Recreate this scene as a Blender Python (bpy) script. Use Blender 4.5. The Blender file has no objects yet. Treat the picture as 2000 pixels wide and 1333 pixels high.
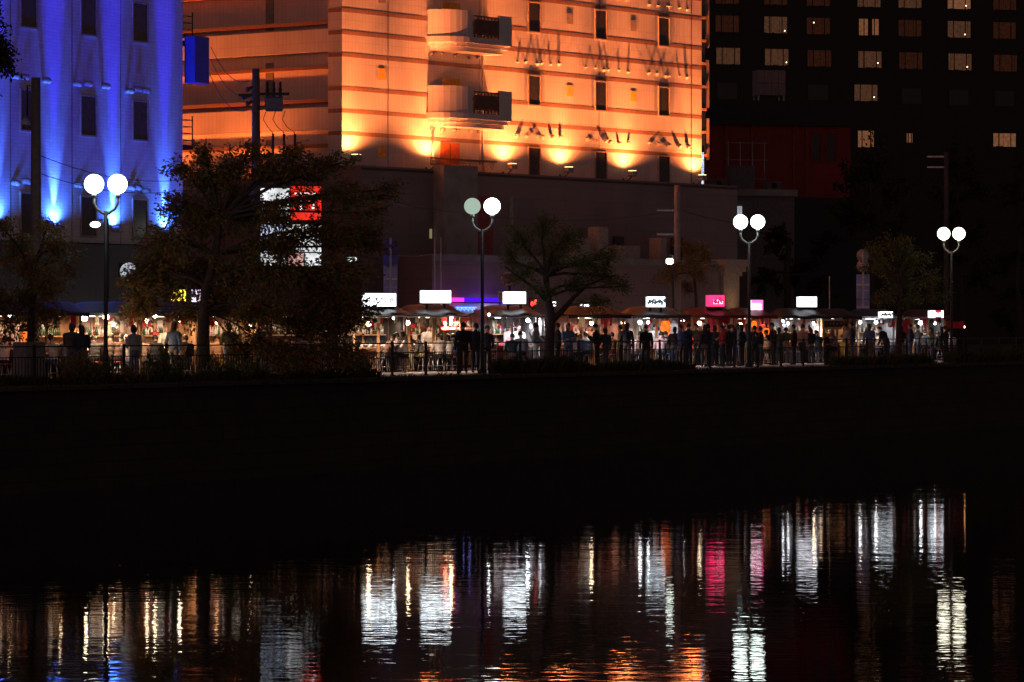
import bpy, bmesh, math, random
from mathutils import Vector, Matrix, noise
random.seed(7)
scene = bpy.context.scene
COL = scene.collection
rad = math.radians

# ------------------------------------------------------------------ camera, sky, exposure
CAMZ, FPX, HORIZ = 1.7, 7000.0, 635.0
cam_d = bpy.data.cameras.new("camera"); cam = bpy.data.objects.new("camera", cam_d); COL.objects.link(cam)
cam.location = (0, 0, CAMZ); cam.rotation_euler = (rad(90), 0, 0)
cam_d.sensor_width = 36.0; cam_d.lens = 36.0 * FPX / 2000.0
cam_d.shift_y = -(666.5 - HORIZ) / 2000.0
cam_d.clip_start = 0.5; cam_d.clip_end = 3000
scene.camera = cam

world = bpy.data.worlds.new("World"); scene.world = world; world.use_nodes = True
wn = world.node_tree.nodes; wl = world.node_tree.links
sky = wn.new("ShaderNodeTexSky"); sky.sky_type = 'NISHITA'; sky.sun_disc = False
sky.sun_elevation = rad(1.0); sky.sun_rotation = rad(200)
desat = wn.new("ShaderNodeHueSaturation"); desat.inputs['Saturation'].default_value = 0.25
tint = wn.new("ShaderNodeMix"); tint.data_type = 'RGBA'; tint.blend_type = 'MULTIPLY'
tint.inputs[0].default_value = 1.0; tint.inputs[7].default_value = (1.0, 0.60, 0.66, 1)
wl.new(sky.outputs[0], desat.inputs['Color']); wl.new(desat.outputs[0], tint.inputs[6])
wl.new(tint.outputs[2], wn['Background'].inputs[0])
wn['Background'].inputs[1].default_value = 0.07

sun_d = bpy.data.lights.new("moon", 'SUN'); sun_d.energy = 0.004; sun_d.angle = rad(10); sun_d.color = (0.8, 0.85, 1.0)
sun = bpy.data.objects.new("moon", sun_d); COL.objects.link(sun); sun.rotation_euler = (rad(50), 0, rad(20))

vs = scene.view_settings
vs.view_transform = 'Standard'; vs.look = 'None'; vs.exposure = 0.0; vs.gamma = 1.0; vs.use_curve_mapping = False
cy = scene.cycles
cy.use_denoising = True; cy.use_light_tree = True
cy.max_bounces = 5; cy.diffuse_bounces = 2; cy.glossy_bounces = 3; cy.transmission_bounces = 3; cy.transparent_max_bounces = 6
cy.sample_clamp_indirect = 25.0; cy.sample_clamp_direct = 0.0
cy.caustics_reflective = False; cy.caustics_refractive = False

# ------------------------------------------------------------------ places: the bank frame (s along the quay, v inland)
BANK = rad(29.07)
U = Vector((math.sin(BANK), math.cos(BANK), 0)); V = Vector((-U.y, U.x, 0))
O2 = Vector((-1.04, 125.3, 0))
RB = math.pi / 2 - BANK
WATER_Z = -3.0
def W(s, v, z=0.0): return O2 + U * s + V * v + Vector((0, 0, z))
def SV(px, v):
    k = (px - 1000) / FPX
    return (k * (O2.y + V.y * v) - O2.x - V.x * v) / (U.x - U.y * k)
def ZP(py, p): return CAMZ + (HORIZ - py) / FPX * p.y
def AT(px, py, v):
    p = W(SV(px, v), v); p.z = ZP(py, p); return p
def PD(px, py, D): return Vector(((px - 1000) / FPX * D, D, CAMZ + (HORIZ - py) / FPX * D))

# ------------------------------------------------------------------ materials
MATS = {}
def mat(name, col, rough=0.6, metal=0.0, var=0.25, scale=6.0, bump=0.0, bscale=40.0, spec=0.5, trans=0.0):
    if name in MATS: return MATS[name]
    m = bpy.data.materials.new(name); m.use_nodes = True
    n, l = m.node_tree.nodes, m.node_tree.links
    b = n['Principled BSDF']
    b.inputs['Roughness'].default_value = rough; b.inputs['Metallic'].default_value = metal
    b.inputs['Specular IOR Level'].default_value = spec
    tc = n.new('ShaderNodeTexCoord')
    if var > 0:
        nz = n.new('ShaderNodeTexNoise'); nz.inputs['Scale'].default_value = scale; nz.inputs['Detail'].default_value = 5
        l.new(tc.outputs['Object'], nz.inputs['Vector'])
        r = n.new('ShaderNodeValToRGB')
        r.color_ramp.elements[0].position = 0.3; r.color_ramp.elements[1].position = 0.72
        r.color_ramp.elements[0].color = tuple(c * (1 - var) for c in col) + (1,)
        r.color_ramp.elements[1].color = tuple(min(1, c * (1 + var * .6)) for c in col) + (1,)
        l.new(nz.outputs['Fac'], r.inputs['Fac']); l.new(r.outputs['Color'], b.inputs['Base Color'])
    else:
        b.inputs['Base Color'].default_value = tuple(col) + (1,)
    if bump > 0:
        nb = n.new('ShaderNodeTexNoise'); nb.inputs['Scale'].default_value = bscale; nb.inputs['Detail'].default_value = 4
        l.new(tc.outputs['Object'], nb.inputs['Vector'])
        bp = n.new('ShaderNodeBump'); bp.inputs['Strength'].default_value = bump; bp.inputs['Distance'].default_value = 0.02
        l.new(nb.outputs['Fac'], bp.inputs['Height']); l.new(bp.outputs['Normal'], b.inputs['Normal'])
    if trans > 0:
        b.inputs['Transmission Weight'].default_value = trans
    MATS[name] = m
    return m
def glow(name, col, strength, var=0.0, scale=3.0):
    if name in MATS: return MATS[name]
    m = bpy.data.materials.new(name); m.use_nodes = True
    n, l = m.node_tree.nodes, m.node_tree.links
    n.remove(n['Principled BSDF'])
    e = n.new('ShaderNodeEmission'); e.inputs[0].default_value = tuple(col) + (1,); e.inputs[1].default_value = strength
    l.new(e.outputs[0], n['Material Output'].inputs[0])
    if var > 0:
        tc = n.new('ShaderNodeTexCoord'); nz = n.new('ShaderNodeTexNoise'); nz.inputs['Scale'].default_value = scale
        l.new(tc.outputs['Object'], nz.inputs['Vector'])
        mr = n.new('ShaderNodeMapRange'); mr.inputs[1].default_value = .3; mr.inputs[2].default_value = .7
        mr.inputs[3].default_value = strength * (1 - var); mr.inputs[4].default_value = strength * (1 + var)
        l.new(nz.outputs['Fac'], mr.inputs[0]); l.new(mr.outputs[0], e.inputs[1])
    MATS[name] = m
    return m
def tiles(name, col, mortar, bw=0.2, bh=0.1, mort=0.012, rough=0.35, off=0.0, var=0.12, bump=0.35, axis='xz'):
    """glazed wall tiles / pavers: brick texture in the object's own metres"""
    if name in MATS: return MATS[name]
    m = bpy.data.materials.new(name); m.use_nodes = True
    n, l = m.node_tree.nodes, m.node_tree.links
    b = n['Principled BSDF']; b.inputs['Roughness'].default_value = rough
    tc = n.new('ShaderNodeTexCoord'); sp = n.new('ShaderNodeSeparateXYZ'); cb = n.new('ShaderNodeCombineXYZ')
    l.new(tc.outputs['Object'], sp.inputs[0])
    if axis == 'xz':
        ad = n.new('ShaderNodeMath'); ad.operation = 'ADD'
        l.new(sp.outputs[0], ad.inputs[0]); l.new(sp.outputs[1], ad.inputs[1])
        l.new(ad.outputs[0], cb.inputs[0]); l.new(sp.outputs[2], cb.inputs[1])
    else:
        l.new(sp.outputs[0], cb.inputs[0]); l.new(sp.outputs[1], cb.inputs[1])
    br = n.new('ShaderNodeTexBrick'); br.offset = off; br.squash = 1.0
    br.inputs['Scale'].default_value = 1.0; br.inputs['Brick Width'].default_value = bw; br.inputs['Row Height'].default_value = bh
    br.inputs['Mortar Size'].default_value = mort; br.inputs['Mortar Smooth'].default_value = 0.2
    br.inputs['Color1'].default_value = tuple(col) + (1,); br.inputs['Color2'].default_value = tuple(c * (1 - var) for c in col) + (1,)
    br.inputs['Mortar'].default_value = tuple(mortar) + (1,)
    l.new(cb.outputs[0], br.inputs['Vector'])
    nz = n.new('ShaderNodeTexNoise'); nz.inputs['Scale'].default_value = 0.45; nz.inputs['Detail'].default_value = 6
    l.new(tc.outputs['Object'], nz.inputs['Vector'])
    mr = n.new('ShaderNodeMapRange'); mr.inputs[1].default_value = .3; mr.inputs[2].default_value = .7
    mr.inputs[3].default_value = 0.78; mr.inputs[4].default_value = 1.0
    l.new(nz.outputs['Fac'], mr.inputs[0])
    mx = n.new('ShaderNodeMix'); mx.data_type = 'RGBA'; mx.blend_type = 'MULTIPLY'; mx.inputs[0].default_value = 1.0
    l.new(br.outputs['Color'], mx.inputs[6]); l.new(mr.outputs[0], mx.inputs[7]); l.new(mx.outputs[2], b.inputs['Base Color'])
    bp = n.new('ShaderNodeBump'); bp.inputs['Strength'].default_value = bump; bp.inputs['Distance'].default_value = 0.01; bp.invert = True
    l.new(br.outputs['Fac'], bp.inputs['Height']); l.new(bp.outputs['Normal'], b.inputs['Normal'])
    MATS[name] = m
    return m

# ------------------------------------------------------------------ mesh helpers
class MB:
    def __init__(self): self.v = []; self.f = []; self.m = []; self.sm = []
    def add(self, vs, fs, mi=0, smooth=False):
        o = len(self.v); self.v += [tuple(p) for p in vs]
        for f in fs: self.f.append(tuple(i + o for i in f)); self.m.append(mi); self.sm.append(smooth)
        return self
    def box(self, c, size, rz=0.0, mi=0, bev=0.0):
        cx, cy_, cz = c; hx, hy, hz = [d / 2 for d in size]
        ca, sa = math.cos(rz), math.sin(rz)
        if bev <= 0 or min(hx, hy, hz) < bev * 1.2:
            pts = [(x * hx, y * hy, z * hz) for z in (-1, 1) for x, y in ((-1, -1), (1, -1), (1, 1), (-1, 1))]
            fs = [(3, 2, 1, 0), (4, 5, 6, 7), (0, 1, 5, 4), (1, 2, 6, 5), (2, 3, 7, 6), (3, 0, 4, 7)]
        else:
            pts = []
            for z, i in ((-hz, bev), (-hz + bev, 0), (hz - bev, 0), (hz, bev)):
                pts += [(-hx + i, -hy + i, z), (hx - i, -hy + i, z), (hx - i, hy - i, z), (-hx + i, hy - i, z)]
            fs = [(3, 2, 1, 0), (12, 13, 14, 15)]
            for k in range(3):
                for j in range(4):
                    a = k * 4 + j; b = k * 4 + (j + 1) % 4
                    fs.append((a, b, b + 4, a + 4))
        return self.add([(cx + x * ca - y * sa, cy_ + x * sa + y * ca, cz + z) for x, y, z in pts], fs, mi)
    def bx(self, x0, x1, y0, y1, z0, z1, mi=0, bev=0.0):
        return self.box(((x0 + x1) / 2, (y0 + y1) / 2, (z0 + z1) / 2), (abs(x1 - x0), abs(y1 - y0), abs(z1 - z0)), 0, mi, bev)
    def tube(self, pts, rs, n=8, mi=0, caps=True, smooth=True):
        pts = [Vector(p) for p in pts]
        if not isinstance(rs, (list, tuple)): rs = [rs] * len(pts)
        vs, fs = [], []
        prev = None
        for i, p in enumerate(pts):
            d = (pts[min(i + 1, len(pts) - 1)] - pts[max(i - 1, 0)])
            d = d.normalized() if d.length > 1e-9 else Vector((0, 0, 1))
            a = prev if prev is not None else (Vector((1, 0, 0)) if abs(d.x) < .9 else Vector((0, 1, 0)))
            a = (a - d * a.dot(d)); a = a.normalized() if a.length > 1e-6 else d.orthogonal().normalized()
            prev = a; b = d.cross(a)
            for k in range(n):
                t = 2 * math.pi * k / n
                vs.append(p + (a * math.cos(t) + b * math.sin(t)) * rs[i])
        for i in range(len(pts) - 1):
            for k in range(n):
                k2 = (k + 1) % n
                fs.append((i * n + k, i * n + k2, (i + 1) * n + k2, (i + 1) * n + k))
        if caps:
            fs.append(tuple(range(n))[::-1]); fs.append(tuple((len(pts) - 1) * n + k for k in range(n)))
        return self.add(vs, fs, mi, smooth)
    def cyl(self, c, r, h, n=12, mi=0, r2=None, smooth=True):
        c = Vector(c); return self.tube([c, c + Vector((0, 0, h))], [r, r if r2 is None else r2], n, mi, True, smooth)
    def lathe(self, c, prof, n=14, mi=0, smooth=True):
        cx, cy_, cz = c; vs, fs = [], []
        for r, z in prof:
            for k in range(n):
                t = 2 * math.pi * k / n; vs.append((cx + r * math.cos(t), cy_ + r * math.sin(t), cz + z))
        for i in range(len(prof) - 1):
            for k in range(n):
                k2 = (k + 1) % n; fs.append((i * n + k, i * n + k2, (i + 1) * n + k2, (i + 1) * n + k))
        fs.append(tuple(range(n))[::-1]); fs.append(tuple((len(prof) - 1) * n + k for k in range(n)))
        return self.add(vs, fs, mi, smooth)
    def ball(self, c, r, n=14, m=9, mi=0):
        if not isinstance(r, (tuple, list)): r = (r, r, r)
        vs = [(c[0], c[1], c[2] - r[2])]; fs = []
        for i in range(1, m):
            ph = -math.pi / 2 + math.pi * i / m
            for k in range(n):
                t = 2 * math.pi * k / n
                vs.append((c[0] + r[0] * math.cos(ph) * math.cos(t), c[1] + r[1] * math.cos(ph) * math.sin(t), c[2] + r[2] * math.sin(ph)))
        vs.append((c[0], c[1], c[2] + r[2]))
        for k in range(n): fs.append((0, 1 + (k + 1) % n, 1 + k))
        for i in range(m - 2):
            for k in range(n):
                a = 1 + i * n + k; b = 1 + i * n + (k + 1) % n; fs.append((a, b, b + n, a + n))
        t = len(vs) - 1
        for k in range(n): fs.append((t, 1 + (m - 2) * n + k, 1 + (m - 2) * n + (k + 1) % n))
        return self.add(vs, fs, mi, True)
    def prism(self, poly, z0, z1, mi=0):
        n = len(poly)
        vs = [(x, y, z0) for x, y in poly] + [(x, y, z1) for x, y in poly]
        fs = [tuple(range(n))[::-1], tuple(range(n, 2 * n))] + [(i, (i + 1) % n, n + (i + 1) % n, n + i) for i in range(n)]
        return self.add(vs, fs, mi)
    def data(self, name, mats):
        me = bpy.data.meshes.new(name); me.from_pydata(self.v, [], self.f)
        for m_ in (mats if isinstance(mats, (list, tuple)) else [mats]): me.materials.append(m_)
        me.polygons.foreach_set('material_index', self.m); me.polygons.foreach_set('use_smooth', self.sm); me.update()
        return me
    def build(self, name, mats, parent=None, loc=None, rz=None):
        return link(name, self.data(name, mats), parent, loc, rz)
def link(name, me, parent=None, loc=None, rz=None):
    o = bpy.data.objects.new(name, me); COL.objects.link(o)
    if parent is not None: o.parent = parent
    if loc is not None: o.location = loc
    if rz is not None: o.rotation_euler[2] = rz
    return o
def tag(o, label, cat, group=None):
    o['label'] = label; o['category'] = cat
    if group: o['group'] = group
    return o
def thing(name, label, cat, loc=(0, 0, 0), rz=0.0, group=None):
    o = bpy.data.objects.new(name, None); COL.objects.link(o); o.location = loc; o.rotation_euler[2] = rz
    o.empty_display_size = 0.2
    return tag(o, label, cat, group)
def struct(o): o['kind'] = 'structure'; return o
def stuff(o): o['kind'] = 'stuff'; return o
def lamp(kind, parent, loc, power, col, size=0.05, spot=None, aim=None, blend=1.0, falloff=None, name='lamp_light'):
    d = bpy.data.lights.new(name, kind); d.energy = power; d.color = col; d.shadow_soft_size = size
    if kind == 'SPOT': d.spot_size = rad(spot); d.spot_blend = blend
    if falloff:
        d.use_nodes = True; n, l = d.node_tree.nodes, d.node_tree.links
        lf = n.new('ShaderNodeLightFalloff'); lf.inputs[0].default_value = 1.0
        if falloff == 'Beam':                                         # part collimated beam, part spill
            m1 = n.new('ShaderNodeMath'); m1.operation = 'MULTIPLY'; m1.inputs[1].default_value = 9.0; l.new(lf.outputs['Linear'], m1.inputs[0])
            m2 = n.new('ShaderNodeMath'); m2.operation = 'ADD'; l.new(m1.outputs[0], m2.inputs[0]); l.new(lf.outputs['Constant'], m2.inputs[1]); l.new(m2.outputs[0], n['Emission'].inputs[1])
        else:
            l.new(lf.outputs[falloff], n['Emission'].inputs[1])
    o = bpy.data.objects.new(name, d); COL.objects.link(o)
    if parent is not None: o.parent = parent
    o.location = loc
    if aim is not None: o.rotation_euler = Vector(aim).to_track_quat('-Z', 'Y').to_euler()
    return o
def text_mesh(s, size, depth=0.004):
    c = bpy.data.curves.new('txt', 'FONT'); c.body = s; c.size = size; c.align_x = 'CENTER'; c.align_y = 'CENTER'; c.extrude = depth; c.offset = .014; c.resolution_u = 3
    o = bpy.data.objects.new('txt', c); COL.objects.link(o)
    dg = bpy.context.evaluated_depsgraph_get(); dg.update()
    me = bpy.data.meshes.new_from_object(o.evaluated_get(dg))
    bpy.data.objects.remove(o); bpy.data.curves.remove(c)
    return me
def lettering(s, size, m, parent, loc, rz=0.0, name='lettering', sx=1.0):
    """upright text that faces local -y"""
    me = text_mesh(s, size); me.materials.clear(); me.materials.append(m)
    o = link(name, me, parent, loc); o.rotation_euler = (rad(90), 0, rz); o.scale[0] = sx
    return o
def sag(a, b, drop, n=14):
    a, b = Vector(a), Vector(b)
    return [a.lerp(b, i / n) - Vector((0, 0, drop * 4 * (i / n) * (1 - i / n))) for i in range(n + 1)]
# ------------------------------------------------------------------ the setting: ground, promenade, quay wall, river
m_asphalt = mat('asphalt', (.05, .05, .052), .85, var=.3, scale=3, bump=.4)
m_paver = tiles('pavers', (.52, .46, .45), (.28, .25, .24), .3, .3, .012, .7, off=.5, var=.2, axis='xy')
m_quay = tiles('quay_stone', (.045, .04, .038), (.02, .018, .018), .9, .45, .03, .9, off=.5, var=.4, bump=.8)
m_coping = mat('coping_stone', (.07, .065, .06), .8, var=.3, bump=.4)
def sheet(name, s0, s1, v0, v1, z, m):
    b = MB(); b.add([(s0, v0, 0), (s1, v0, 0), (s1, v1, 0), (s0, v1, 0)], [(0, 1, 2, 3)])
    return struct(b.build(name, m, None, O2 + Vector((0, 0, z)), RB))
sheet('ground', -600, 1500, -1.4, 1500, -.14, mat('earth', (.06, .055, .045), .95, var=.4, scale=.6, bump=.5))
pro = MB(); pro.bx(-120, 160, -.9, 8.6, -.12, 0.0); struct(pro.build('promenade', m_paver, None, O2, RB))
kb = MB(); kb.bx(-120, 160, 8.605, 8.8, -.13, .03, bev=.02); struct(kb.build('kerb', m_coping, None, O2, RB))
sheet('road', -120, 160, 8.8, 12.6, -.12, m_asphalt)
ln = MB()
for k in range(-30, 50): ln.add([(k * 3, 10.6, 0), (k * 3 + 1.6, 10.6, 0), (k * 3 + 1.6, 10.72, 0), (k * 3, 10.72, 0)], [(0, 1, 2, 3)])
struct(ln.build('road_marking', mat('road_paint', (.75, .75, .72), .7), None, O2 + Vector((0, 0, -.114)), RB))
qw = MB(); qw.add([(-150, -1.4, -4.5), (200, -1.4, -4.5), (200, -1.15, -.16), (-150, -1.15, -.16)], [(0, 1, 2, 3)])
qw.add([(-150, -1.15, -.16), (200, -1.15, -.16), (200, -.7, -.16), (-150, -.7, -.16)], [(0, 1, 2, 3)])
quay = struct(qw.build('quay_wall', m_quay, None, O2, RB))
for i in range(74):                                                  # coping stones along the top of the wall
    s0 = -30 + i * 1.2
    c = MB(); c.box((s0 + .59, -1.03, -.1 + random.uniform(-.008, .008)), (1.17, .3, .17), random.uniform(-.004, .004), 0, .02)
    c.build('coping_stone', m_coping, quay)

def water_mat():
    m = bpy.data.materials.new('river_water'); m.use_nodes = True
    n, l = m.node_tree.nodes, m.node_tree.links
    n.remove(n['Principled BSDF'])
    df = n.new('ShaderNodeBsdfDiffuse'); df.inputs['Color'].default_value = (.004, .006, .007, 1)
    b = n.new('ShaderNodeBsdfGlossy'); b.distribution = 'BECKMANN'; b.inputs['Color'].default_value = (1, 1, 1, 1); b.inputs['Roughness'].default_value = 0.036
    fr = n.new('ShaderNodeFresnel'); fr.inputs['IOR'].default_value = 1.33
    mx = n.new('ShaderNodeMixShader'); l.new(fr.outputs[0], mx.inputs[0]); l.new(df.outputs[0], mx.inputs[1]); l.new(b.outputs[0], mx.inputs[2]); l.new(mx.outputs[0], n['Material Output'].inputs[0])
    tc = n.new('ShaderNodeTexCoord')
    def wave(scale, sx, sy, detail, dist):
        mp = n.new('ShaderNodeMapping'); mp.inputs['Scale'].default_value = (sx, sy, 1)
        nz = n.new('ShaderNodeTexNoise'); nz.inputs['Scale'].default_value = scale; nz.inputs['Detail'].default_value = detail
        l.new(tc.outputs['Object'], mp.inputs[0]); l.new(mp.outputs[0], nz.inputs['Vector'])
        bp = n.new('ShaderNodeBump'); bp.inputs['Strength'].default_value = 1.0; bp.inputs['Distance'].default_value = dist
        l.new(nz.outputs['Fac'], bp.inputs['Height']); return bp
    b1 = wave(3.2, 0.6, 1.0, 2.5, 0.0030)
    b2 = wave(0.6, 0.5, 1.0, 2.0, 0.0055)
    l.new(b1.outputs[0], b2.inputs['Normal']); l.new(b2.outputs[0], b.inputs['Normal'])
    return m
wb = MB(); wb.add([(-160, -10, 0), (260, -10, 0), (260, 320, 0), (-160, 320, 0)], [(0, 1, 2, 3)])
# the river fills everything on the camera's side of the wall
c4 = [W(-260, -1.3), W(330, -1.3), W(330, -190), W(-260, -190)]
wb = MB(); wb.add([(p.x, p.y, 0) for p in c4], [(3, 2, 1, 0)])
struct(wb.build('river', water_mat(), None, (0, 0, WATER_Z)))
# ------------------------------------------------------------------ the big pale tower lit orange
m_tile = tiles('pale_glazed_tile', (.72, .68, .66), (.56, .52, .50), .22, .9, .012, var=.07)
m_band = mat('brown_tile_band', (.30, .17, .12), .5, var=.2)
m_podium = tiles('podium_cladding', (.27, .19, .19), (.19, .13, .13), 1.2, .6, .012, .6, var=.1)
m_dark = mat('dark_glass', (.015, .014, .016), .15, var=.2)
m_frame = mat('bronze_frame', (.08, .055, .04), .5, .3)
m_steel = mat('galvanised_steel', (.35, .35, .36), .45, .7)
m_black = mat('black_painted_metal', (.012, .012, .013), .5, .2)
m_conc = mat('concrete', (.28, .265, .25), .85, var=.3, scale=1.5, bump=.3)
m_hood = mat('matt_hood', (.34, .30, .28), .7)
m_winframe = mat('tan_window_frame', (.36, .28, .21), .5)
m_pane = mat('grey_pane', (.045, .045, .05), .15, var=.3)
m_flood = glow('flood_glass', (1.0, .55, .2), 14)
ORANGE = (1.0, .215, .05)

T0 = Vector((-7.07, 149, 0)); TRZ = math.atan2(.795, .606)
tower = thing('tiled_tower', 'tall pale tiled tower washed in orange floodlight with curved balconies', 'building', T0, TRZ)
FL = 3.26; ZB = 7.5; ZT = 27.0; TX = 26.5
b = MB()
b.bx(0, TX, 0, .3, ZB, ZT)                                            # river facade
b.bx(0, .3, .301, .75, ZB, ZT)                                        # corner pier on the side face
b.bx(.35, .65, .751, 24, 0, ZT)                                       # recessed side wall
b.bx(TX - .3, TX - .002, .301, 18, ZB, ZT)
b.bx(.66, TX - .31, .5, 18, ZT - .4, ZT - .05)
b.build('wall', m_tile, tower)
for k in range(5):                                                    # projecting spandrels on the side face
    z = 9.85 - FL + k * FL
    b = MB(); b.bx(.02, .349, .752, 24, z, z + .95); b.build('spandrel', m_tile, tower)
    b = MB(); b.bx(.01, .348, .753, 24, z + 1.15, z + 1.3); b.bx(.012, .349, .753, 24, z - .72, z - .58); b.build('tile_band', m_band, tower)
for k in range(5):                                                    # brown tile bands, three per floor
    for dz in (0.0, .93, 1.86):
        z = 9.6 + dz + k * FL
        if z > 24: continue
        b = MB()
        b.bx(-.006, TX + .004, -.006, -.001, z, z + .17); b.bx(-.006, -.001, 0, .74, z, z + .17)
        b.build('tile_band', m_band, tower)
for x, w_, z0 in ((3.0, .02, ZB), (9.3, .012, ZB), (18.2, .012, ZB), (25.6, .05, ZB)):
    b = MB(); b.bx(x, x + w_, -.012, -.0065, z0, ZT); b.build('panel_joint', m_dark, tower)
def window(parent, x, z, w_, h, y=0.0, mg=None, mf=None):
    f = MB(); t = .06
    f.bx(x - w_ / 2 - t, x - w_ / 2, y - .05, y + .02, z - t, z + h + t); f.bx(x + w_ / 2, x + w_ / 2 + t, y - .05, y + .02, z - t, z + h + t)
    f.bx(x - w_ / 2, x + w_ / 2, y - .05, y + .02, z + h, z + h + t); f.bx(x - w_ / 2, x + w_ / 2, y - .052, y + .02, z - t, z)
    o = f.build('window', mf or m_winframe, parent)
    g = MB(); g.bx(x - w_ / 2, x + w_ / 2, y - .012, y - .004, z, z + h); g.build('pane', mg or m_pane, o)
    return o
WX = (13.28, 18.33, 23.36)
for k in range(5):
    for x in WX:
        z = 8.0 + k * FL if k else 7.6
        window(tower, x, 8.24 + k * FL - (.5 if k == 0 else 0), .82, 1.28 + (.55 if k == 0 else 0))
# flat service hatches
for k in range(5):
    for x in (2.6, 15.95, 20.9):
        z = 8.75 + k * FL
        mm = mat('yellow_hatch', (.85, .5, .08), .5) if k in (0, 1) else mat('grey_hatch', (.33, .28, .25), .6)
        if k == 0 and x > 3: continue
        b = MB(); b.bx(x - .24, x + .24, -.02, -.007, z, z + .5); b.build('service_hatch', mm, tower)
# vent hoods in rows above each storey
for k in range(5):
    for bx0 in (12.0, 17.2, 22.1, 5.9):
        for j, dx in enumerate((0, .72, 1.45, 1.75, 2.55, 3.2)):
            x = bx0 + dx + random.uniform(-.08, .08) - (0 if bx0 > 6 else -.1); z = 10.12 + k * FL + random.uniform(-.05, .05)
            if x > 25.4: continue
            b = MB(); r = random.choice((.07, .09, .11))
            q = (.9, .3, .14, .12, .12)[k]; b.tube([(x, -.001, z), (x, -.07 * q, z)], [r, r], 8); b.tube([(x, -.05 * q, z), (x, -.11 * q, z - .04)], [r * 1.1, r * 1.15], 8)
            b.build('vent_hood', m_hood, tower)
# curved balconies
def balc_poly(off=0.0):
    pts = []
    for i in range(9):
        a = math.pi / 2 * i / 8
        pts.append((7.3 - (1.7 + off) * math.cos(a), -(1.3 + off) * math.sin(a)))
    return pts + [(9.95 + off, -1.3 - off), (9.95 + off, -.002)]
for k in range(4):
    z = 10.2 + k * FL
    slab = MB(); slab.prism(balc_poly(.0), z + .35, z + .6); slab.prism(balc_poly(-.12), z + .18, z + .349); slab.prism(balc_poly(-.25), z, z + .179)
    bal = slab.build('balcony', m_tile, tower)
    par = MB(); outer = balc_poly(-.1)[:9]; inner = balc_poly(-.22)[:9]
    for i in range(8):
        q = [outer[i], outer[i + 1], inner[i + 1], inner[i]]
        par.prism(q, z + .601, z + 1.75)
    par.build('parapet', m_tile, bal)
    par = MB(); par.prism([(9.1, -1.3), (9.95, -1.3), (9.95, -.002), (9.81, -.002), (9.81, -1.16), (9.1, -1.16)], z + .601, z + 1.65)
    par.build('parapet', m_tile, bal)
    ra = MB(); ra.bx(7.3, 9.1, -1.27, -1.22, z + 1.5, z + 1.56); ra.bx(7.3, 9.1, -1.265, -1.225, z + .75, z + .79)
    ra.bx(7.301, 9.099, -1.255, -1.245, z + .8, z + 1.4)
    for j in range(8): ra.bx(7.35 + j * .24, 7.38 + j * .24, -1.265, -1.225, z + .601, z + 1.5)
    ra.build('railing', mat('brown_railing', (.16, .075, .05), .6), bal)
    b = MB(); b.bx(6.7, 7.9, -.05, -.008, z + .62, z + 2.15); b.build('door', mat('yellow_door', (.7, .42, .05), .5) if k < 2 else m_dark, tower)
b = MB(); b.bx(6.55, 7.85, -.05, -.008, 7.6, 9.55); d = b.build('door', mat('orange_door', (.75, .17, .04), .5), tower)
b = MB(); b.bx(7.19, 7.21, -.06, -.05, 7.65, 9.5); b.build('door_gap', m_dark, d)
for x, z1 in ((5.95, 10.15), (9.4, 17.0)):
    b = MB(); b.tube([(x, -.1, ZB), (x, -.1, z1)], .055, 8); b.build('drain_pipe', m_tile, tower)
# slot windows on the side face (greenish panes)
m_slot = mat('obscured_glass', (.22, .24, .17), .25)
for k in range(5):
    z = 10.9 + (k - 1) * FL
    b = MB(); b.bx(.325, .349, 4.05, 4.5, z, z + 1.9); b.build('slot_window', m_slot, tower)
# flood lamps on brackets
def flood(parent, x, z, y=-.52, power=110, side=False):
    o = MB(); o.tube([(x, -.01, z - .25), (x, y * .55, z - .2), (x, y, z)], .03, 6); o.bx(x - .06, x + .06, -.03, -.008, z - .42, z - .1)
    br = o.build('flood_bracket', m_frame, parent)
    h = MB(); h.box((x, y, z + .1), (.36, .3, .26), 0, 0, .03); hd = h.build('flood_head', m_steel, br)
    g = MB(); g.bx(x - .15, x + .15, y - .12, y + .12, z + .231, z + .237); g.build('flood_glass', m_flood, hd)
    lamp('SPOT', parent, (x, y, z + .3), power * 10.5, ORANGE, .06, 163, (0, .06, 1.0), .8, 'Linear')
    lamp('SPOT', parent, (x, y, z + .3), power * 2.1, ORANGE, .05, 46, (0, .08, 1.0), 1.0, 'Constant')
for x in (.3, 5.58, 11.0, 15.2, 20.1, 25.8):
    flood(tower, x, 8.55)
for yy in (5.0, 10.0, 15.0):
    h = MB(); h.box((-1.1, yy, 7.6), (.3, .36, .26), 0, 0, .03); h.tube([(-.52, yy, 7.4), (-1.0, yy, 7.5)], .04, 6); h.build('flood_head', m_steel, tower)
    lamp('SPOT', tower, (-1.1, yy, 7.85), 34, (1.0, .17, .03), .06, 150, (.3, .0, 1.0), 1.0, 'Beam')
# lattice screen on the terrace
b = MB()
for i in range(34):
    x = 4.95 + i * .1
    for s_ in (-1, 1):
        b.tube([(x, -1.25 + .01 * s_, 7.62), (x + .55 * s_, -1.25 + .01 * s_, 8.75)], .014, 4)
b.bx(4.4, 8.9, -1.3, -1.2, 8.72, 8.8); b.build('lattice_screen', mat('lattice_wood', (.33, .17, .06), .7), tower)
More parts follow.
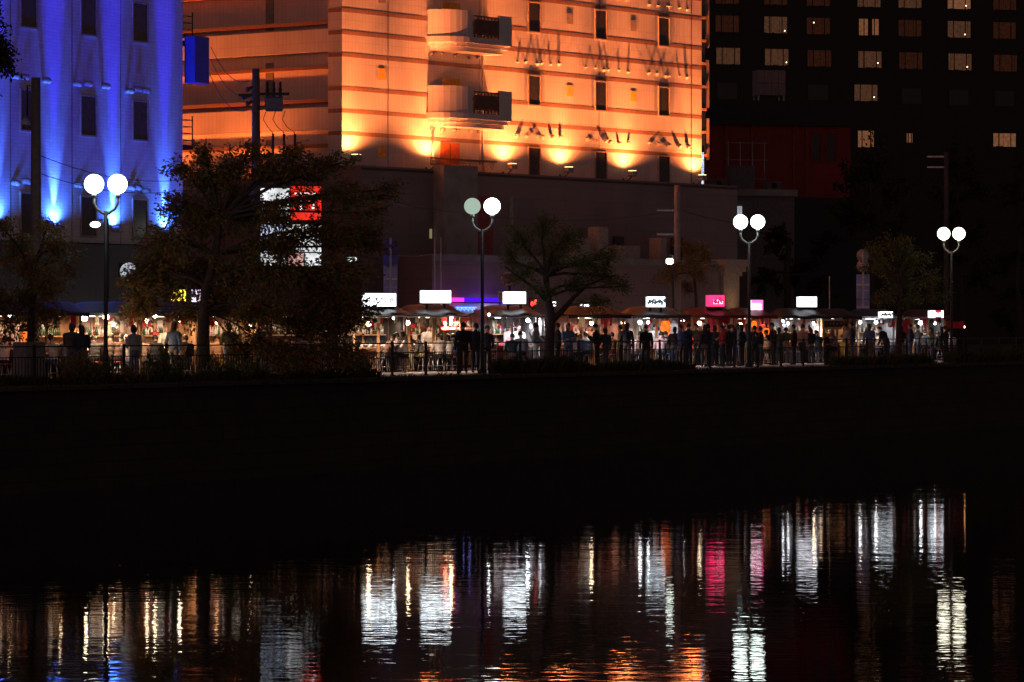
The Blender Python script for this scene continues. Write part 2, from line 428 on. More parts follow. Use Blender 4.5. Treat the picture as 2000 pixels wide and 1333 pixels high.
# curtain wall strip and stacked signs at the far end of the facade
b = MB(); b.bx(TX + .05, TX + .75, .3, 1.2, 0, ZT); b.build('curtain_wall', m_dark, tower)
for k in range(24):
    b = MB(); b.bx(TX + .04, TX + .8, .24, .299, 1.0 + k * 1.09, 1.12 + k * 1.09); b.build('mullion', mat('amber_trim', (.42, .22, .1), .5), tower)
for z0, h in ((9.6, 2.0), (12.1, 2.3), (15.0, 3.0), (18.8, 3.0)):
    b = MB(); b.box((TX + 1.25, .8, z0 + h / 2), (.8, .25, h), 0, 0, .02); b.build('blade_sign', mat('unlit_sign', (.3, .22, .2), .5), tower)
b = MB(); b.bx(TX + .2, TX + .34, .1, .235, 7.6, 9.9); b.build('neon_strip', glow('cold_neon', (.5, .62, 1.0), 1.2, .9, 9), tower)

# podium and street level annex under the tower
podium = thing('podium_block', 'dark grey brown clad podium beneath the orange lit tower', 'building', T0, TRZ)
b = MB(); b.bx(-.5, TX + .8, -1.5, 18, 0, ZB - .01); b.bx(-.5, TX + .8, -1.5, -1.35, ZB - .009, 8.28); b.bx(-.5, -.35, -1.349, 6, ZB - .009, 8.279)
b.build('wall', m_podium, podium)
b = MB(); b.bx(4.2, 6.5, -2.1, -1.501, 4.6, 8.45); b.build('stair_turret', m_conc, podium)
b = MB(); b.bx(-.52, TX + .82, -1.53, -1.502, 8.1, 8.2); b.build('coping_line', m_frame, podium)
for x, z, w_, h, mm in ((7.7, 4.75, 1.1, 2.5, mat('dark_red_door', (.33, .03, .035), .5)), (17.6, 4.4, .8, 1.3, m_dark), (22.2, 4.5, .9, 1.2, m_dark), (9.6, 4.7, .25, 2.6, mat('grey_duct', (.3, .28, .25), .6))):
    b = MB(); b.bx(x - w_ / 2, x + w_ / 2, -1.56, -1.505, z, z + h); o = b.build('door' if h > 2 else 'window', mm, podium)
b = MB(); b.prism([(3.95, -1.52), (4.1, -1.52), (4.1, -1.501), (3.95, -1.501)], 5.35, 5.75); b.build('lit_slot', glow('round_lamp_glow', (.9, .7, .35), .25), podium)
for x, w_, h in ((12.5, 1.0, .9), (14.0, .7, 1.4), (18.6, .5, 1.0), (16.0, 1.6, .6)):
    b = MB(); b.box((x, -3.0, 4.62 + h / 2), (w_, .6, h), 0, 0, .03); b.build('roof_plant', mat('pale_plant', (.34, .29, .26), .6), podium)
annex = thing('ground_floor_annex', 'low dark annex with a cornice and orange lit entrance behind the stalls', 'building', T0, TRZ)
b = MB(); b.bx(1.0, 2.2, -4, -1.51, 0, 4.6); b.bx(5.4, 23.2, -4, -1.51, 0, 4.6); b.bx(2.201, 5.399, -4, -1.51, 2.45, 4.6); b.bx(2.201, 5.399, -1.9, -1.51, 0, 2.449)
b.build('wall', m_podium, annex)
b = MB(); b.bx(22.2, 23.5, -4.15, -2.8, 0, 3.95); b.bx(22.1, 23.6, -4.25, -2.7, 3.951, 4.15); b.bx(22.0, 23.75, -4.35, -2.6, 4.151, 4.4); b.bx(21.85, 23.9, -4.5, -2.5, 4.401, 4.7)
pil = b.build('cornice_pillar', mat('warm_stone', (.42, .33, .27), .7), annex)
lamp('SPOT', annex, (22.85, -4.75, 2.0), 26, (1, .6, .3), .05, 100, (0, .22, 1), 1)
b = MB(); b.bx(1, 22, -4.05, -4.002, 4.35, 4.62); b.build('cornice', m_conc, annex)
b = MB(); b.bx(2.3, 5.3, -1.94, -1.905, .1, 2.2); ent = b.build('entrance', mat('amber_panel', (.5, .25, .09), .4), annex)
for x in (3.0, 3.8, 4.6):
    b = MB(); b.bx(x, x + .04, -1.97, -1.945, .1, 2.2); b.build('mullion', m_frame, ent)
lamp('POINT', annex, (3.8, -3.0, 2.2), 40, (1, .55, .22), .15)
b = MB(); b.bx(2.0, 6.2, -4.1, -4.003, 2.1, 2.6); b.build('lintel', mat('white_lintel', (.5, .5, .52), .4), annex)
b = MB(); b.bx(2.75, 6.6, -4.3, -4.25, 2.66, 2.82); b.build('light_strip', glow('violet_strip', (.06, .005, 1.0), 1.5), annex)
b = MB(); b.bx(1.9, 2.74, -4.3, -4.25, 2.66, 2.82); b.build('light_strip', glow('magenta_strip', (1.0, .03, .5), 2.2), annex)
b = MB()
for i in range(5):
    x = 2.45 + i * .26; b.tube([(x, -4.14, 2.28), (x + .09, -4.14, 2.42), (x + .2, -4.14, 2.33)], .014, 5)
b.bx(2.4, 3.8, -4.15, -4.135, 2.42, 2.44)
b.build('neon_lettering', glow('blue_neon', (.08, .2, 1.0), 6), annex)
lamp('POINT', annex, (4.5, -4.75, 2.95), 8, (.35, .05, 1.0), .2)
lamp('POINT', annex, (1.6, -4.7, 2.95), 4, (.5, .1, .9), .2)
lamp('POINT', annex, (4.5, -4.6, 2.2), 9, (.9, .9, 1.0), .1)

# ------------------------------------------------------------------ the blue lit block
BP = W(.54, 13.0); BRZ = math.pi / 2 - rad(27)
blue = thing('blue_lit_block', 'white tiled block washed deep blue by narrow uplights', 'building', BP, BRZ)
m_btile = tiles('white_tile', (.66, .66, .70), (.48, .48, .52), .24, .12, .012)
b = MB(); b.bx(-34, 0, 0, 14, 4.6, 24); b.build('wall', m_btile, blue)
b = MB(); b.bx(-34.05, .05, -.35, 14, 0, 4.55); b.build('dark_base', mat('navy_cladding', (.022, .026, .045), .35), blue)
def bx_at(px):                                                        # local x of a picture column on the blue wall
    k = (px - 1000) / FPX; c, s_ = math.cos(BRZ), math.sin(BRZ)
    return (k * BP.y - BP.x) / (c - s_ * k)
for px, zoff in ((-62, 0), (55, 0), (172, 0), (273, 0)):
    x = bx_at(px)
    for k in range(5):
        z = 4.85 + 3.55 * k
        window(blue, x, z, .92, 1.36, 0.0)
for x in [bx_at(p) for p in (20, 140, 235)]:
    b = MB(); b.bx(x, x + .015, -.01, -.002, 4.6, 24); b.build('panel_joint', m_dark, blue)
for k in range(4):
    for px in (25, 44, 82, 146, 165, 200, 250, 265, 281):
        x = bx_at(px) + random.uniform(-.1, .1); z = 6.62 + 3.55 * k + random.uniform(-.08, .08)
        if k == 0 and px in (200, 82): continue
        v_ = MB(); v_.tube([(x, -.001, z), (x, -.2, z)], .1, 8); v_.ball((x, -.22, z - .02), .11, 8, 6); v_.build('vent_hood', m_hood, blue)
BLUE = (.05, .05, 1.0)
for px in (-10, 105, 220, 321, -115):
    x = bx_at(px)
    h = MB(); h.box((x, -.22, 5.1), (.3, .3, .2), 0, 0, .02); h.tube([(x, -.01, 5.08), (x, -.28, 5.06)], .03, 6); h.build('uplight', m_steel, blue)
    lamp('SPOT', blue, (x, -.17, 5.25), 700, (.05, .17, 1.0), .05, 172, (0, .01, 1), .9)
    lamp('SPOT', blue, (x, -.17, 5.25), 6000, (.05, .15, 1.0), .03, 33, (0, .02, 1), 1.0)
    lamp('SPOT', blue, (x, -.36, 5.25), 540, (.03, .02, 1.0), .04, 13, (0, .03, 1), 1.0, 'Constant')
    lamp('SPOT', blue, (x, -.9, 5.25), 32, (.035, .024, 1.0), .05, 120, (0, .12, 1), 1.0, 'Constant')
# side balconies and the projecting sign on the blue block
for z in (8.2, 12.05):
    g = MB(); g.bx(.051, 1.05, .2, 1.6, z, z + .16); bo = g.build('balcony', m_black, blue)
    r = MB()
    for zz in (.35, .6, .85, 1.1): r.tube([(1.02, .22, z + zz), (1.02, 1.58, z + zz)], .014, 5); r.tube([(.06, .22, z + zz), (1.02, .22, z + zz)], .014, 5)
    for q in ((1.02, .22), (1.02, 1.58), (.1, .22)): r.tube([(q[0], q[1], z + .16), (q[0], q[1], z + 1.25)], .025, 5)
    r.build('railing', m_black, bo)
g = MB(); g.box((.75, -.15, 11.5), (1.0, .45, 1.75), 0, 0, .03); sg = g.build('projecting_sign', mat('blue_sign_face', (.05, .06, .32), .4), blue)
lamp('SPOT', blue, (1.9, -2.2, 9.1), 18, (.05, .05, 1), .05, 60, (-.45, .75, .9), 1)  # added spot without a fixture, brightens the blue sign face

# ------------------------------------------------------------------ alley block with the red and white billboard
ab = thing('alley_block', 'dark low building in the alley behind the big tree', 'building', PD(500, 700, 141) * 1.0, rad(20))
ab.location.z = 0
b = MB(); b.bx(-3.4, 3.0, 0, 6, 0, 4.0); b.build('wall', mat('alley_wall', (.10, .08, .075), .8), ab)
b = MB(); b.bx(-3.5, 3.1, -.1, 6, 4.001, 4.2); b.build('parapet', m_conc, ab)
bbp = PD(568, 520, 138.5); bb = thing('billboard', 'backlit white billboard with a red lettered corner seen through leaves', 'billboard', bbp, rad(8))
m_white_bb = glow('billboard_white', (.95, .97, 1.0), 0.85, .5, 1.4); m_red_bb = glow('billboard_red', (1.0, .035, .02), .95, .25, 2.0)
b = MB(); b.bx(-1.24, 1.24, .02, .4, -.05, 3.15); b.build('case', m_black, bb)
for x0, x1, z0, z1, mm in ((-1.18, -.05, 1.68, 3.0, m_white_bb), (.0, 1.18, 1.78, 3.08, m_red_bb), (-1.18, -.3, .55, 1.6, glow('billboard_blue', (.62, .72, 1.0), 1.0, .3, 2)), (-.25, 1.18, .55, 1.6, m_white_bb), (-.1, .5, 0, .5, glow('billboard_pink', (1, .55, .5), .7)), (.55, 1.18, 0, .5, m_white_bb), (-1.18, -.15, 0, .5, m_white_bb)):
    b = MB(); b.bx(x0, x1, -.02, .018, z0, z1); b.build('panel', mm, bb)
wl_ = glow('white_letter', (1, .95, .95), 1.8)
b = MB(); b.bx(.15, 1.0, -.03, -.021, 2.77, 2.83); b.build('rule_line', wl_, bb)
lettering('个1', .62, wl_, bb, (.55, -.026, 2.42))
b = MB(); b.tube([(-.9, .25, -.05), (-.9, .25, -.42)], .05, 6); b.tube([(.9, .25, -.05), (.9, .25, -.42)], .05, 6); b.build('leg', m_black, bb)

# ------------------------------------------------------------------ dark buildings on the far right
hotel = thing('dark_hotel', 'dark hotel slab with rows of dim curtained windows in the distance', 'building', PD(1385, 700, 318), math.pi / 2 - rad(74.6))
hotel.location.z = -.14
hl = hotel.location.copy(); hc, hs = math.cos(hotel.rotation_euler[2]), math.sin(hotel.rotation_euler[2])
def hx_at(px): k = (px - 1000) / FPX; return (k * hl.y - hl.x) / (hc - hs * k)
b = MB(); b.bx(-2, 48, 0, 12, 0, 52); b.build('wall', mat('dark_brick', (.018, .013, .012), .7), hotel)
m_cur = [glow('curtain_light_%d' % i, c, s_, .3, 4) for i, (c, s_) in enumerate((((1, .36, .18), .035), ((1, .42, .22), .062), ((1, .3, .14), .022), ((1, .4, .19), .16)))]
m_lampdot = glow('bedside_lamp', (1, .8, .5), 3)
def hotel_window(px, py, w_px, h_px, ci, dot=None, curt=0):
    x = hx_at(px); D = hl.y + hs * x; sc = FPX / D
    z = CAMZ + (HORIZ - py) / FPX * D + .14; w_ = w_px / sc / .96; h = h_px / sc
    f = MB(); t = .08
    f.bx(x - w_ / 2 - t, x + w_ / 2 + t, -.06, -.005, z - h / 2 - t, z - h / 2); f.bx(x - w_ / 2 - t, x + w_ / 2 + t, -.06, -.005, z + h / 2, z + h / 2 + t)
    for xx in (x - w_ / 2 - t, x + w_ / 2, x - w_ * .27, x + w_ * .25): f.bx(xx, xx + t, -.061, -.006, z - h / 2, z + h / 2)
    o = f.build('window', m_black, hotel)
    n = 9; c = MB()
    for i in range(n):                                                # folded curtain behind the glass
        x0 = x - w_ / 2 + w_ * i / n
        if curt and i in curt: continue
        c.bx(x0 + .004, x0 + w_ / n - random.choice((.0, .004, .03)), -.02, -.004 - .001 * (i % 3), z - h / 2 + random.choice((0, 0, .05)), z + h / 2)
    c.build('curtain', m_cur[ci], o)
    if dot:
        d_ = MB(); d_.ball((x + dot[0] * w_, -.07, z + dot[1] * h), .065, 8, 6); d_.build('bedside_lamp', m_lampdot, o)
cols = (1420, 1515, 1598, 1697, 1777, 1873, 1962)
for i, px in enumerate(cols):
    hotel_window(px, 47 + i * 2.2, 46 if i != 3 else 40, 32, (2, 1, 2, 3, 2, 1, 2)[i], {1: (.38, -.35), 2: (-.2, .2), 5: (.25, -.3)}.get(i), (4, 5) if i == 3 else 0)
    hotel_window(px + 2, 110 + i * 2.3, 47, 32, (1, 1, 2, 1, 2, 1, 2)[i], {1: (.4, -.3), 3: (.33, -.2), 5: (.3, -.3)}.get(i))
    hotel_window(px, -8 + i * 2, 46, 32, (2, 2, 2, 1, 1, 3, 2)[i], {5: (.3, -.3)}.get(i))
hotel_window(1691, 182, 46, 32, 1, (.35, -.25)); hotel_window(1691, 272, 32, 32, 3); hotel_window(1776, 270, 12, 18, 3); hotel_window(1962, 274, 46, 26, 3)
for px, py in ((1420, 175), (1598, 178), (1873, 188), (1962, 190), (1780, 185)):
    x = hx_at(px); D = hl.y + hs * x; z = CAMZ + (HORIZ - py) / FPX * D
    window(hotel, x, z - .7, 1.9, 1.4, 0, mat('unlit_hotel_glass', (.02, .016, .018), .2), m_black)

redb = thing('dark_red_building', 'dark red walled building with pilasters in front of the hotel', 'building', PD(1384, 700, 203), math.pi / 2 - rad(72))
redb.location.z = -.14
m_redw = mat('dark_red_wall', (.26, .02, .018), .7, var=.3, scale=.8)
b = MB(); b.bx(0, 8.7, 0, 9, 0, 13.2); b.build('wall', m_redw, redb)
b = MB(); b.bx(-.15, 8.9, -.25, 9.1, 13.2, 14.6); b.build('parapet', mat('black_parapet', (.02, .018, .022), .6), redb)
for x in (.95, 2.55, 5.1, 5.9):
    b = MB(); b.bx(x, x + .16, -.1, -.002, 3, 13.19); b.build('pilaster', mat('brick_red_trim', (.26, .05, .02), .7), redb)
for x in (6.6, 7.5):
    window(redb, x, 11.2, .55, 1.6, -.0, m_dark, m_redw)
b = MB(); b.bx(-.3, 9.2, -.6, -.26, 0, 9.1); b.build('dark_base', mat('black_parapet', (.02, .018, .022), .6), redb)  # added black slab that darkens the lower red wall, not a real storey
tank = thing('water_tank', 'grey panelled rooftop water tank on legs', 'water tank', PD(1502, 180, 206), rad(12))
tank.location.z = 14.45
for i in range(4):
    for j in range(2):
        b = MB(); b.box((-.62 + i * .415, -.5, .75 + j * .72), (.4, .06, .7), 0, 0, .02); b.build('panel', mat('tank_panel', (.23, .20, .20), .6), tank)
b = MB(); b.bx(-.82, .82, -.46, .6, .42, 1.85); b.build('body', mat('tank_panel', (.23, .20, .20), .6), tank)
for x in (-.75, .75):
    for y in (-.42, .5): b = MB(); b.bx(x - .04, x + .04, y - .04, y + .04, -.0, .419); b.build('leg', m_steel, tank)
lowt = thing('concrete_terrace_block', 'low concrete roof block with air conditioners and lit window strip', 'building', PD(1384, 700, 187), math.pi / 2 - rad(70))
lowt.location.z = -.14
b = MB(); b.bx(0, 4.9, 0, 7, 0, 8.6); b.build('wall', mat('terrace_concrete', (.16, .145, .14), .8, var=.3), lowt)
b = MB(); b.bx(-.05, 5.0, -.2, 7, 8.601, 8.95); b.build('parapet', m_conc, lowt)
strip = MB(); strip.bx(.2, 1.9, -.05, -.003, 7.5, 8.05); st = strip.build('window', glow('strip_window', (.75, .8, .9), .4, .3, 5), lowt)
for i in range(5): b = MB(); b.bx(.2 + i * .42, .25 + i * .42, -.08, -.051, 7.5, 8.05); b.build('mullion', m_black, st)
for x, w_, h in ((.75, .75, .9), (2.1, 1.4, 1.6), (3.9, .8, .8)):
    ac = thing('rooftop_unit', {0.75: 'small twin fan air conditioner on concrete roof block', 1.4: 'tall grey plant cabinet on concrete roof block', .8: 'narrow air conditioner at the end of concrete roof block'}[w_], 'air conditioner', lowt.location + Matrix.Rotation(lowt.rotation_euler[2], 3, 'Z') @ Vector((x, .6, 8.6)), lowt.rotation_euler[2], 'plant on the concrete roof block')
    b = MB(); b.box((0, 0, .0 + h / 2), (w_, .5, h), 0, 0, .03); b.build('casing', mat('plant_casing', (.13, .11, .11), .6), ac)
    for q in range(2 if w_ < 1 else 0):
        b = MB(); b.tube([(0, -.251, h * (.28 + .44 * q)), (0, -.27, h * (.28 + .44 * q))], min(w_, h) * .2, 12); b.build('fan', m_black, ac)
fr = MB()
for x in (2.2, 2.9, 3.6, 4.3): fr.tube([(x, 2.5, 8.96), (x, 2.5, 11.6)], .03, 5)
for z in (9.6, 10.6, 11.5): fr.tube([(2.1, 2.5, z), (4.5, 2.5, z)], .025, 5)
fr.build('roof_frame', m_steel, lowt)
# ------------------------------------------------------------------ railing along the promenade
fence = thing('railing_fence', 'black metal picket railing along the edge of the promenade', 'fence', W(0, -.3), RB)
PITCH, FS0, NP = 2.2, -30.8, 40
post = MB(); post.box((0, 0, .56), (.07, .07, 1.16), 0, 0, .008); post.bx(-.06, .06, -.06, .06, -.0, .03); post_me = post.data('post', m_black)
rail = MB(); rail.bx(.036, PITCH - .036, -.022, .022, 1.06, 1.1); rail_me = rail.data('top_rail', m_black)
rail2 = MB(); rail2.bx(.036, PITCH - .036, -.018, .018, .76, .79); rail2_me = rail2.data('middle_rail', m_black)
rail3 = MB(); rail3.bx(.036, PITCH - .036, -.018, .018, .12, .15); rail3_me = rail3.data('bottom_rail', m_black)
pick = MB(); pick.bx(-.009, .009, -.009, .009, .151, .759); pick_me = pick.data('picket', m_black)
npick = 0; rest = MB()
for i in range(NP + 1):
    x = FS0 + i * PITCH
    link('post', post_me, fence, (x, 0, 0))
    if i == NP: break
    link('top_rail', rail_me, fence, (x, 0, 0)); link('middle_rail', rail2_me, fence, (x, 0, 0)); link('bottom_rail', rail3_me, fence, (x, 0, 0))
    for j in range(1, 15):
        xx = x + PITCH * j / 15
        if npick < 300: link('picket', pick_me, fence, (xx, 0, 0)); npick += 1
        else: rest.bx(xx - .009, xx + .009, -.009, .009, .151, .759)
stuff(rest.build('pickets', m_black, fence))

# ------------------------------------------------------------------ twin globe lamps
m_globe = {'cool': glow('globe_cool', (.86, 1.0, .93), 8.0), 'neutral': glow('globe_neutral', (.9, 1.0, .92), 8.0), 'warm': glow('globe_warm', (1.0, .93, .72), 6.0),
           'dim': glow('globe_dim', (.62, .80, .66), .62)}  # the dim globe's faint glow is put into its material
m_pole = mat('dark_pole_paint', (.03, .032, .035), .45, .3); m_palepole = mat('pale_pole_paint', (.32, .36, .36), .45, .2)
def globe_lamp(s, label, kinds, pole):
    t = thing('globe_street_lamp', label, 'street lamp', W(s, 0), 0.0, 'twin globe lamps along the promenade')
    H = 6.16 - .31
    b = MB(); b.lathe((0, 0, 0), [(.16, 0), (.16, .12), (.09, .2), (.085, .9), (.065, 1.0), (.058, 5.05)], 12); b.build('pole', pole, t)
    for sg, kk in ((-1, kinds[0]), (1, kinds[1])):
        a = MB(); a.tube([(0, 0, 4.95), (.1 * sg, 0, 5.0), (.27 * sg, 0, 5.12), (.35 * sg, 0, 5.28), (.35 * sg, 0, 5.5)], .042, 8); a.cyl((.35 * sg, 0, 5.46), .075, .1, 10)
        a.build('arm', m_palepole, t)
        g = MB(); g.ball((.345 * sg, 0, H), .29, 24, 16); g.build('globe', m_globe[kk], t)
    return t
globe_lamp(-22.5, 'twin globe street lamp standing before the blue lit wall', ('cool', 'cool'), m_pole)
globe_lamp(0.0, 'twin globe street lamp with a dim left globe', ('dim', 'neutral'), m_pole)
globe_lamp(21.8, 'twin globe street lamp beside the pink stall sign', ('cool', 'cool'), m_pole)
globe_lamp(43.3, 'twin globe street lamp with yellowish globes by the dark trees', ('warm', 'warm'), m_pole)

# ------------------------------------------------------------------ utility poles and wires
m_cpole = mat('concrete_pole', (.12, .11, .11), .8, var=.3)
def pole(name, label, base, top, r0, r1, m=m_cpole, group='utility poles'):
    t = thing(name, label, 'utility pole', (base.x, base.y, -.13), 0, group)
    b = MB(); b.tube([(0, 0, 0), (0, 0, top * .5), (0, 0, top)], [r0, (r0 + r1) / 2, r1], 12); b.build('pole', m, t); return t
pT = PD(500, 0, 124); topT = ZP(135, pT) + .13
tp = pole('utility_pole', 'tall utility pole carrying a transformer above the big tree', pT, topT, .19, .13)
a = MB(); a.bx(.14, 1.15, -.05, .05, topT - .92, topT - .82); a.build('crossarm', m_black, tp)
a = MB(); a.bx(-.6, -.1, -.05, .05, topT - .95, topT - .86); a.build('crossarm', m_black, tp)
tr = MB(); tr.box((.62, 0, topT - 1.22), (.62, .4, .5), 0, 0, .06); tr.bx(.3, .95, -.12, .12, topT - 1.0, topT - .96); trf = tr.build('transformer', mat('transformer_grey', (.10, .11, .14), .5), tp)
for i in range(3):
    x = .4 + i * .22
    c = MB(); c.lathe((x, 0, topT - .95), [(.045, 0), (.07, .12), (.045, .16), (.07, .24), (.04, .28), (.045, .46), (.01, .52)], 8); c.build('insulator', m_black, trf)
for i, (dx, dz) in enumerate(((-.35, -.62), (-.5, -.9), (-.35, -1.12))):
    c = MB(); c.tube([(-.12, 0, topT + dz), (dx, 0, topT + dz - .12)], [.05, .06], 8); c.tube([(dx + .1, 0, topT + dz - .06), (dx + .02, 0, topT + dz - .1)], .09, 8); c.build('insulator', mat('brown_ceramic', (.06, .05, .09), .3), tp)
for i in range(3):
    x0 = .35 + i * .33
    c = MB(); c.tube([(x0, 0, topT - 1.45), (x0 - .1, 0, topT - 1.75), (x0 + .05, 0, topT - 2.0), (x0 + .22 + .05 * i, 0, topT - 2.2), (x0 + .24 + .05 * i, 0, topT - 2.9)], [.014, .014, .014, .014, .014], 5)
    c.tube([(x0 + .24 + .05 * i, 0, topT - 2.25), (x0 + .24 + .05 * i, 0, topT - 2.95)], .04, 6); c.build('drop_cable', m_black, tp)
a = MB(); a.bx(-.6, 1.3, -.04, .04, topT - 3.05, topT - 2.96); a.build('crossarm', m_black, tp)
pL = PD(70, 0, 111); tpl = pole('utility_pole', 'utility pole with a lamp hood in front of the blue wall', pL, ZP(152, pL) + .13, .2, .14)
zt = ZP(152, pL) + .13
a = MB(); a.tube([(0, 0, zt - .3), (-.25, -.1, zt - .25), (-.25, -.1, zt - 1.2)], .03, 6); a.build('bracket', m_black, tpl)
a = MB(); a.lathe((-.3, -.12, zt - 1.45), [(.17, 0), (.14, .08), (.05, .2)], 12); a.build('lamp_hood', mat('hood_grey', (.3, .3, .32), .5), tpl)
pR = PD(1323, 0, 157); tpr = pole('utility_pole', 'pale utility pole with crossarms before the tower podium', pR, ZP(362, pR) + .13, .17, .13, mat('pale_concrete_pole', (.3, .27, .26), .8))
zr = ZP(362, pR) + .13
for dz, w_ in ((-1.15, .9), (-2.2, .9)):
    a = MB(); a.bx(-w_, .1, -.04, .04, zr + dz, zr + dz + .08); a.build('crossarm', m_steel, tpr)
pH = PD(1848, 0, 178); tph = pole('utility_pole', 'grey utility pole with two crossarms among the dark right hand trees', pH, ZP(297, pH) + .13, .15, .11, mat('dark_concrete_pole', (.07, .06, .06), .8))
zh = ZP(297, pH) + .13
for dz in (-.28, -.8):
    a = MB(); a.bx(-.95, .1, -.04, .04, zh + dz, zh + dz + .08); a.build('crossarm', m_steel, tph)
wires = [(PD(412, 92, 131.6), PD(487, 158, 124), .45), (PD(412, 118, 131.6), PD(492, 184, 124), .5), (PD(410, 146, 131.6), PD(486, 214, 124), .5),
         (PD(770, 395, 126), PD(1310, 414, 157), .5), (PD(1335, 412, 157), PD(1470, 440, 160), .1), (PD(715, 480, 130), PD(870, 486, 146), .35), (PD(80, 305, 111), PD(352, 352, 131), .3), (PD(80, 340, 111), PD(352, 372, 131), .3)]
for i, (p0, p1, d_) in enumerate(wires):
    c = MB(); c.tube(sag(p0, p1, d_), .014, 5)
    o = c.build('overhead_cable', m_black)
    tag(o, ('topmost drooping cable from the transformer pole to the blue sign', 'middle drooping cable from the transformer pole to the blue sign', 'lowest drooping cable from the transformer pole to the blue sign', 'long cable slung across the dark podium', 'short cable leaving the pale utility pole', 'low cable strung behind the round blue road sign', 'upper thin cable crossing the blue lit wall', 'lower thin cable crossing the blue lit wall')[i], 'cable', 'overhead cables')

# ------------------------------------------------------------------ street furniture and road signs
m_signblue = mat('road_sign_blue', (.10, .10, .42), .5); m_signback = mat('sign_back', (.36, .36, .38), .5, .4); m_white = mat('white_paint', (.78, .78, .76), .5)
def roadsign(label, px, v, zdisc, rz, col, zpanel0, zpanel1, pw, top):
    p = W(SV(px, v), v); t = thing('road_sign', label, 'road sign', p, rz, 'road signs on poles')
    b = MB(); b.tube([(0, 0, -.1), (0, 0, top)], .045, 8); b.build('pole', mat('sign_pole', (.55, .58, .6), .4, .3), t)
    for z in zdisc:
        b = MB(); b.tube([(0, .05, z), (0, .075, z)], .31, 24); d_ = b.build('disc', col, t)
    b = MB(); b.bx(-pw, pw, .05, .08, zpanel0, zpanel1); pn = b.build('panel', mat('map_panel', (.34, .32, .62), .45, var=.4, scale=1.5), t)
    for i, (z, c) in enumerate(((.75, (.75, .62, .6)), (.62, (.5, .45, .7)), (.42, (.2, .16, .4)), (.25, (.7, .6, .7)))):
        zz = zpanel0 + (zpanel1 - zpanel0) * z
        b = MB(); b.bx(-pw * .92, pw * .92, .043, .049, zz, zz + .07); b.build('printed_band', mat('print_%d' % i, c, .5), pn)
    return t
roadsign('pole with two round blue road signs above a printed panel', 763, 9.4, (ZP(485, W(SV(763, 9.4), 9.4)), ZP(507, W(SV(763, 9.4), 9.4))), 0.15, m_signblue, 1.6, 4.05, .27, 5.05)
roadsign('pole with two round grey sign backs above a pale panel', 1686, 6.4, (5.0, 4.5), 0.1, m_signback, 2.0, 4.1, .32, 5.2)
np_ = PD(991, 545, 143); t = thing('prohibition_sign', 'round red and white prohibition sign with dark slash on a bracket', 'road sign', (np_.x, np_.y, 0), .1)
b = MB(); b.tube([(.1, .1, -.1), (.1, .1, np_.z + .2)], .045, 8); b.build('pole', m_pole, t)
b = MB(); b.tube([(0, 0, np_.z), (0, -.03, np_.z)], .3, 28); b.build('disc', mat('sign_red', (.55, .10, .16), .5), t)
b = MB(); b.tube([(0, -.031, np_.z), (0, -.036, np_.z)], .27, 28); b.build('ring', m_white, t)
b = MB(); b.tube([(0, -.037, np_.z), (0, -.042, np_.z)], .235, 28); b.build('face', mat('sign_pink', (.62, .22, .28), .5, var=.5, scale=9), t)
b = MB(); b.tube([(-.12, -.05, np_.z + .16), (.02, -.05, np_.z)], [.025, .03], 6); b.tube([(.02, -.05, np_.z), (.16, -.05, np_.z + .05)], [.03, .02], 6); b.build('slash', m_black, t)
ys = PD(991, 579, 143); t = thing('framed_poster_board', 'yellow and green poster board in a pale frame under the round sign', 'poster', (ys.x, ys.y, 0), .1)
b = MB(); b.bx(-.36, .36, 0, .04, ys.z - .22, ys.z + .2); b.build('frame', m_white, t)
b = MB(); b.bx(-.32, -.06, -.012, -.002, ys.z - .18, ys.z + .15); b.build('poster', mat('poster_yellow', (.6, .42, .04), .5, var=.5, scale=8), t)
b = MB(); b.bx(-.05, .32, -.012, -.002, ys.z - .18, ys.z + .15); b.build('poster', mat('poster_olive', (.3, .27, .12), .5, var=.5, scale=8), t)
b = MB(); b.bx(-.33, -.29, 0.01, .05, -.1, ys.z - .22); b.bx(.29, .33, .01, .05, -.1, ys.z - .22); b.build('leg', mat('violet_post', (.3, .15, .45), .5), t)
for px, lab in ((849, 'thin pale flagpole rising behind the white stall sign'), (861, 'thin pale flagpole rising behind the white stall sign'), (1620, 'single pale mast standing by the brown plate curtain stall')):
    v_ = 7.6; p = W(SV(px, v_), v_); b = MB(); top = ZP(463 if px < 900 else 540, p)
    b.tube([(0, 0, -.0), (0, 0, top)], [.035, .022], 6); tag(b.build('flagpole', mat('pale_mast', (.62, .58, .55), .5), None, p), lab, 'pole', 'thin masts behind the stalls')
sl = PD(1308, 513, 152); t = thing('street_light', 'bright white street light head on a thin pole above the stalls', 'street lamp', (sl.x, sl.y, 0), 0)
b = MB(); b.tube([(0.15, 0.05, -.1), (.15, .05, sl.z + .3), (.0, 0, sl.z + .32)], .04, 6); b.build('pole', m_pole, t)
b = MB(); b.box((0, 0, sl.z + .05), (.3, .2, .24), 0, 0, .05); b.build('lamp_head', glow('street_white', (.9, 1, .9), 6), t)
sl = PD(186, 439, 117); t = thing('street_light', 'bright street light under the blue wall beside the twin globes', 'street lamp', (sl.x, sl.y, 0), 0)
b = MB(); b.tube([(0.4, 0.1, -.1), (.4, .1, sl.z + .2), (.1, 0, sl.z + .12)], .035, 6); b.build('pole', m_pole, t)
b = MB(); b.ball((0, 0, sl.z), (.17, .15, .1), 12, 8); b.build('lamp_head', glow('street_white', (.9, 1, .9), 6), t)
cb = W(SV(57, 1.3), 1.3); t = thing('utility_cabinet', 'grey steel utility cabinet behind the railing', 'cabinet', cb, RB)
b = MB(); b.box((0, 0, .6), (.95, .45, 1.2), 0, 0, .02); b.build('casing', mat('cabinet_grey', (.2, .2, .21), .5), t)
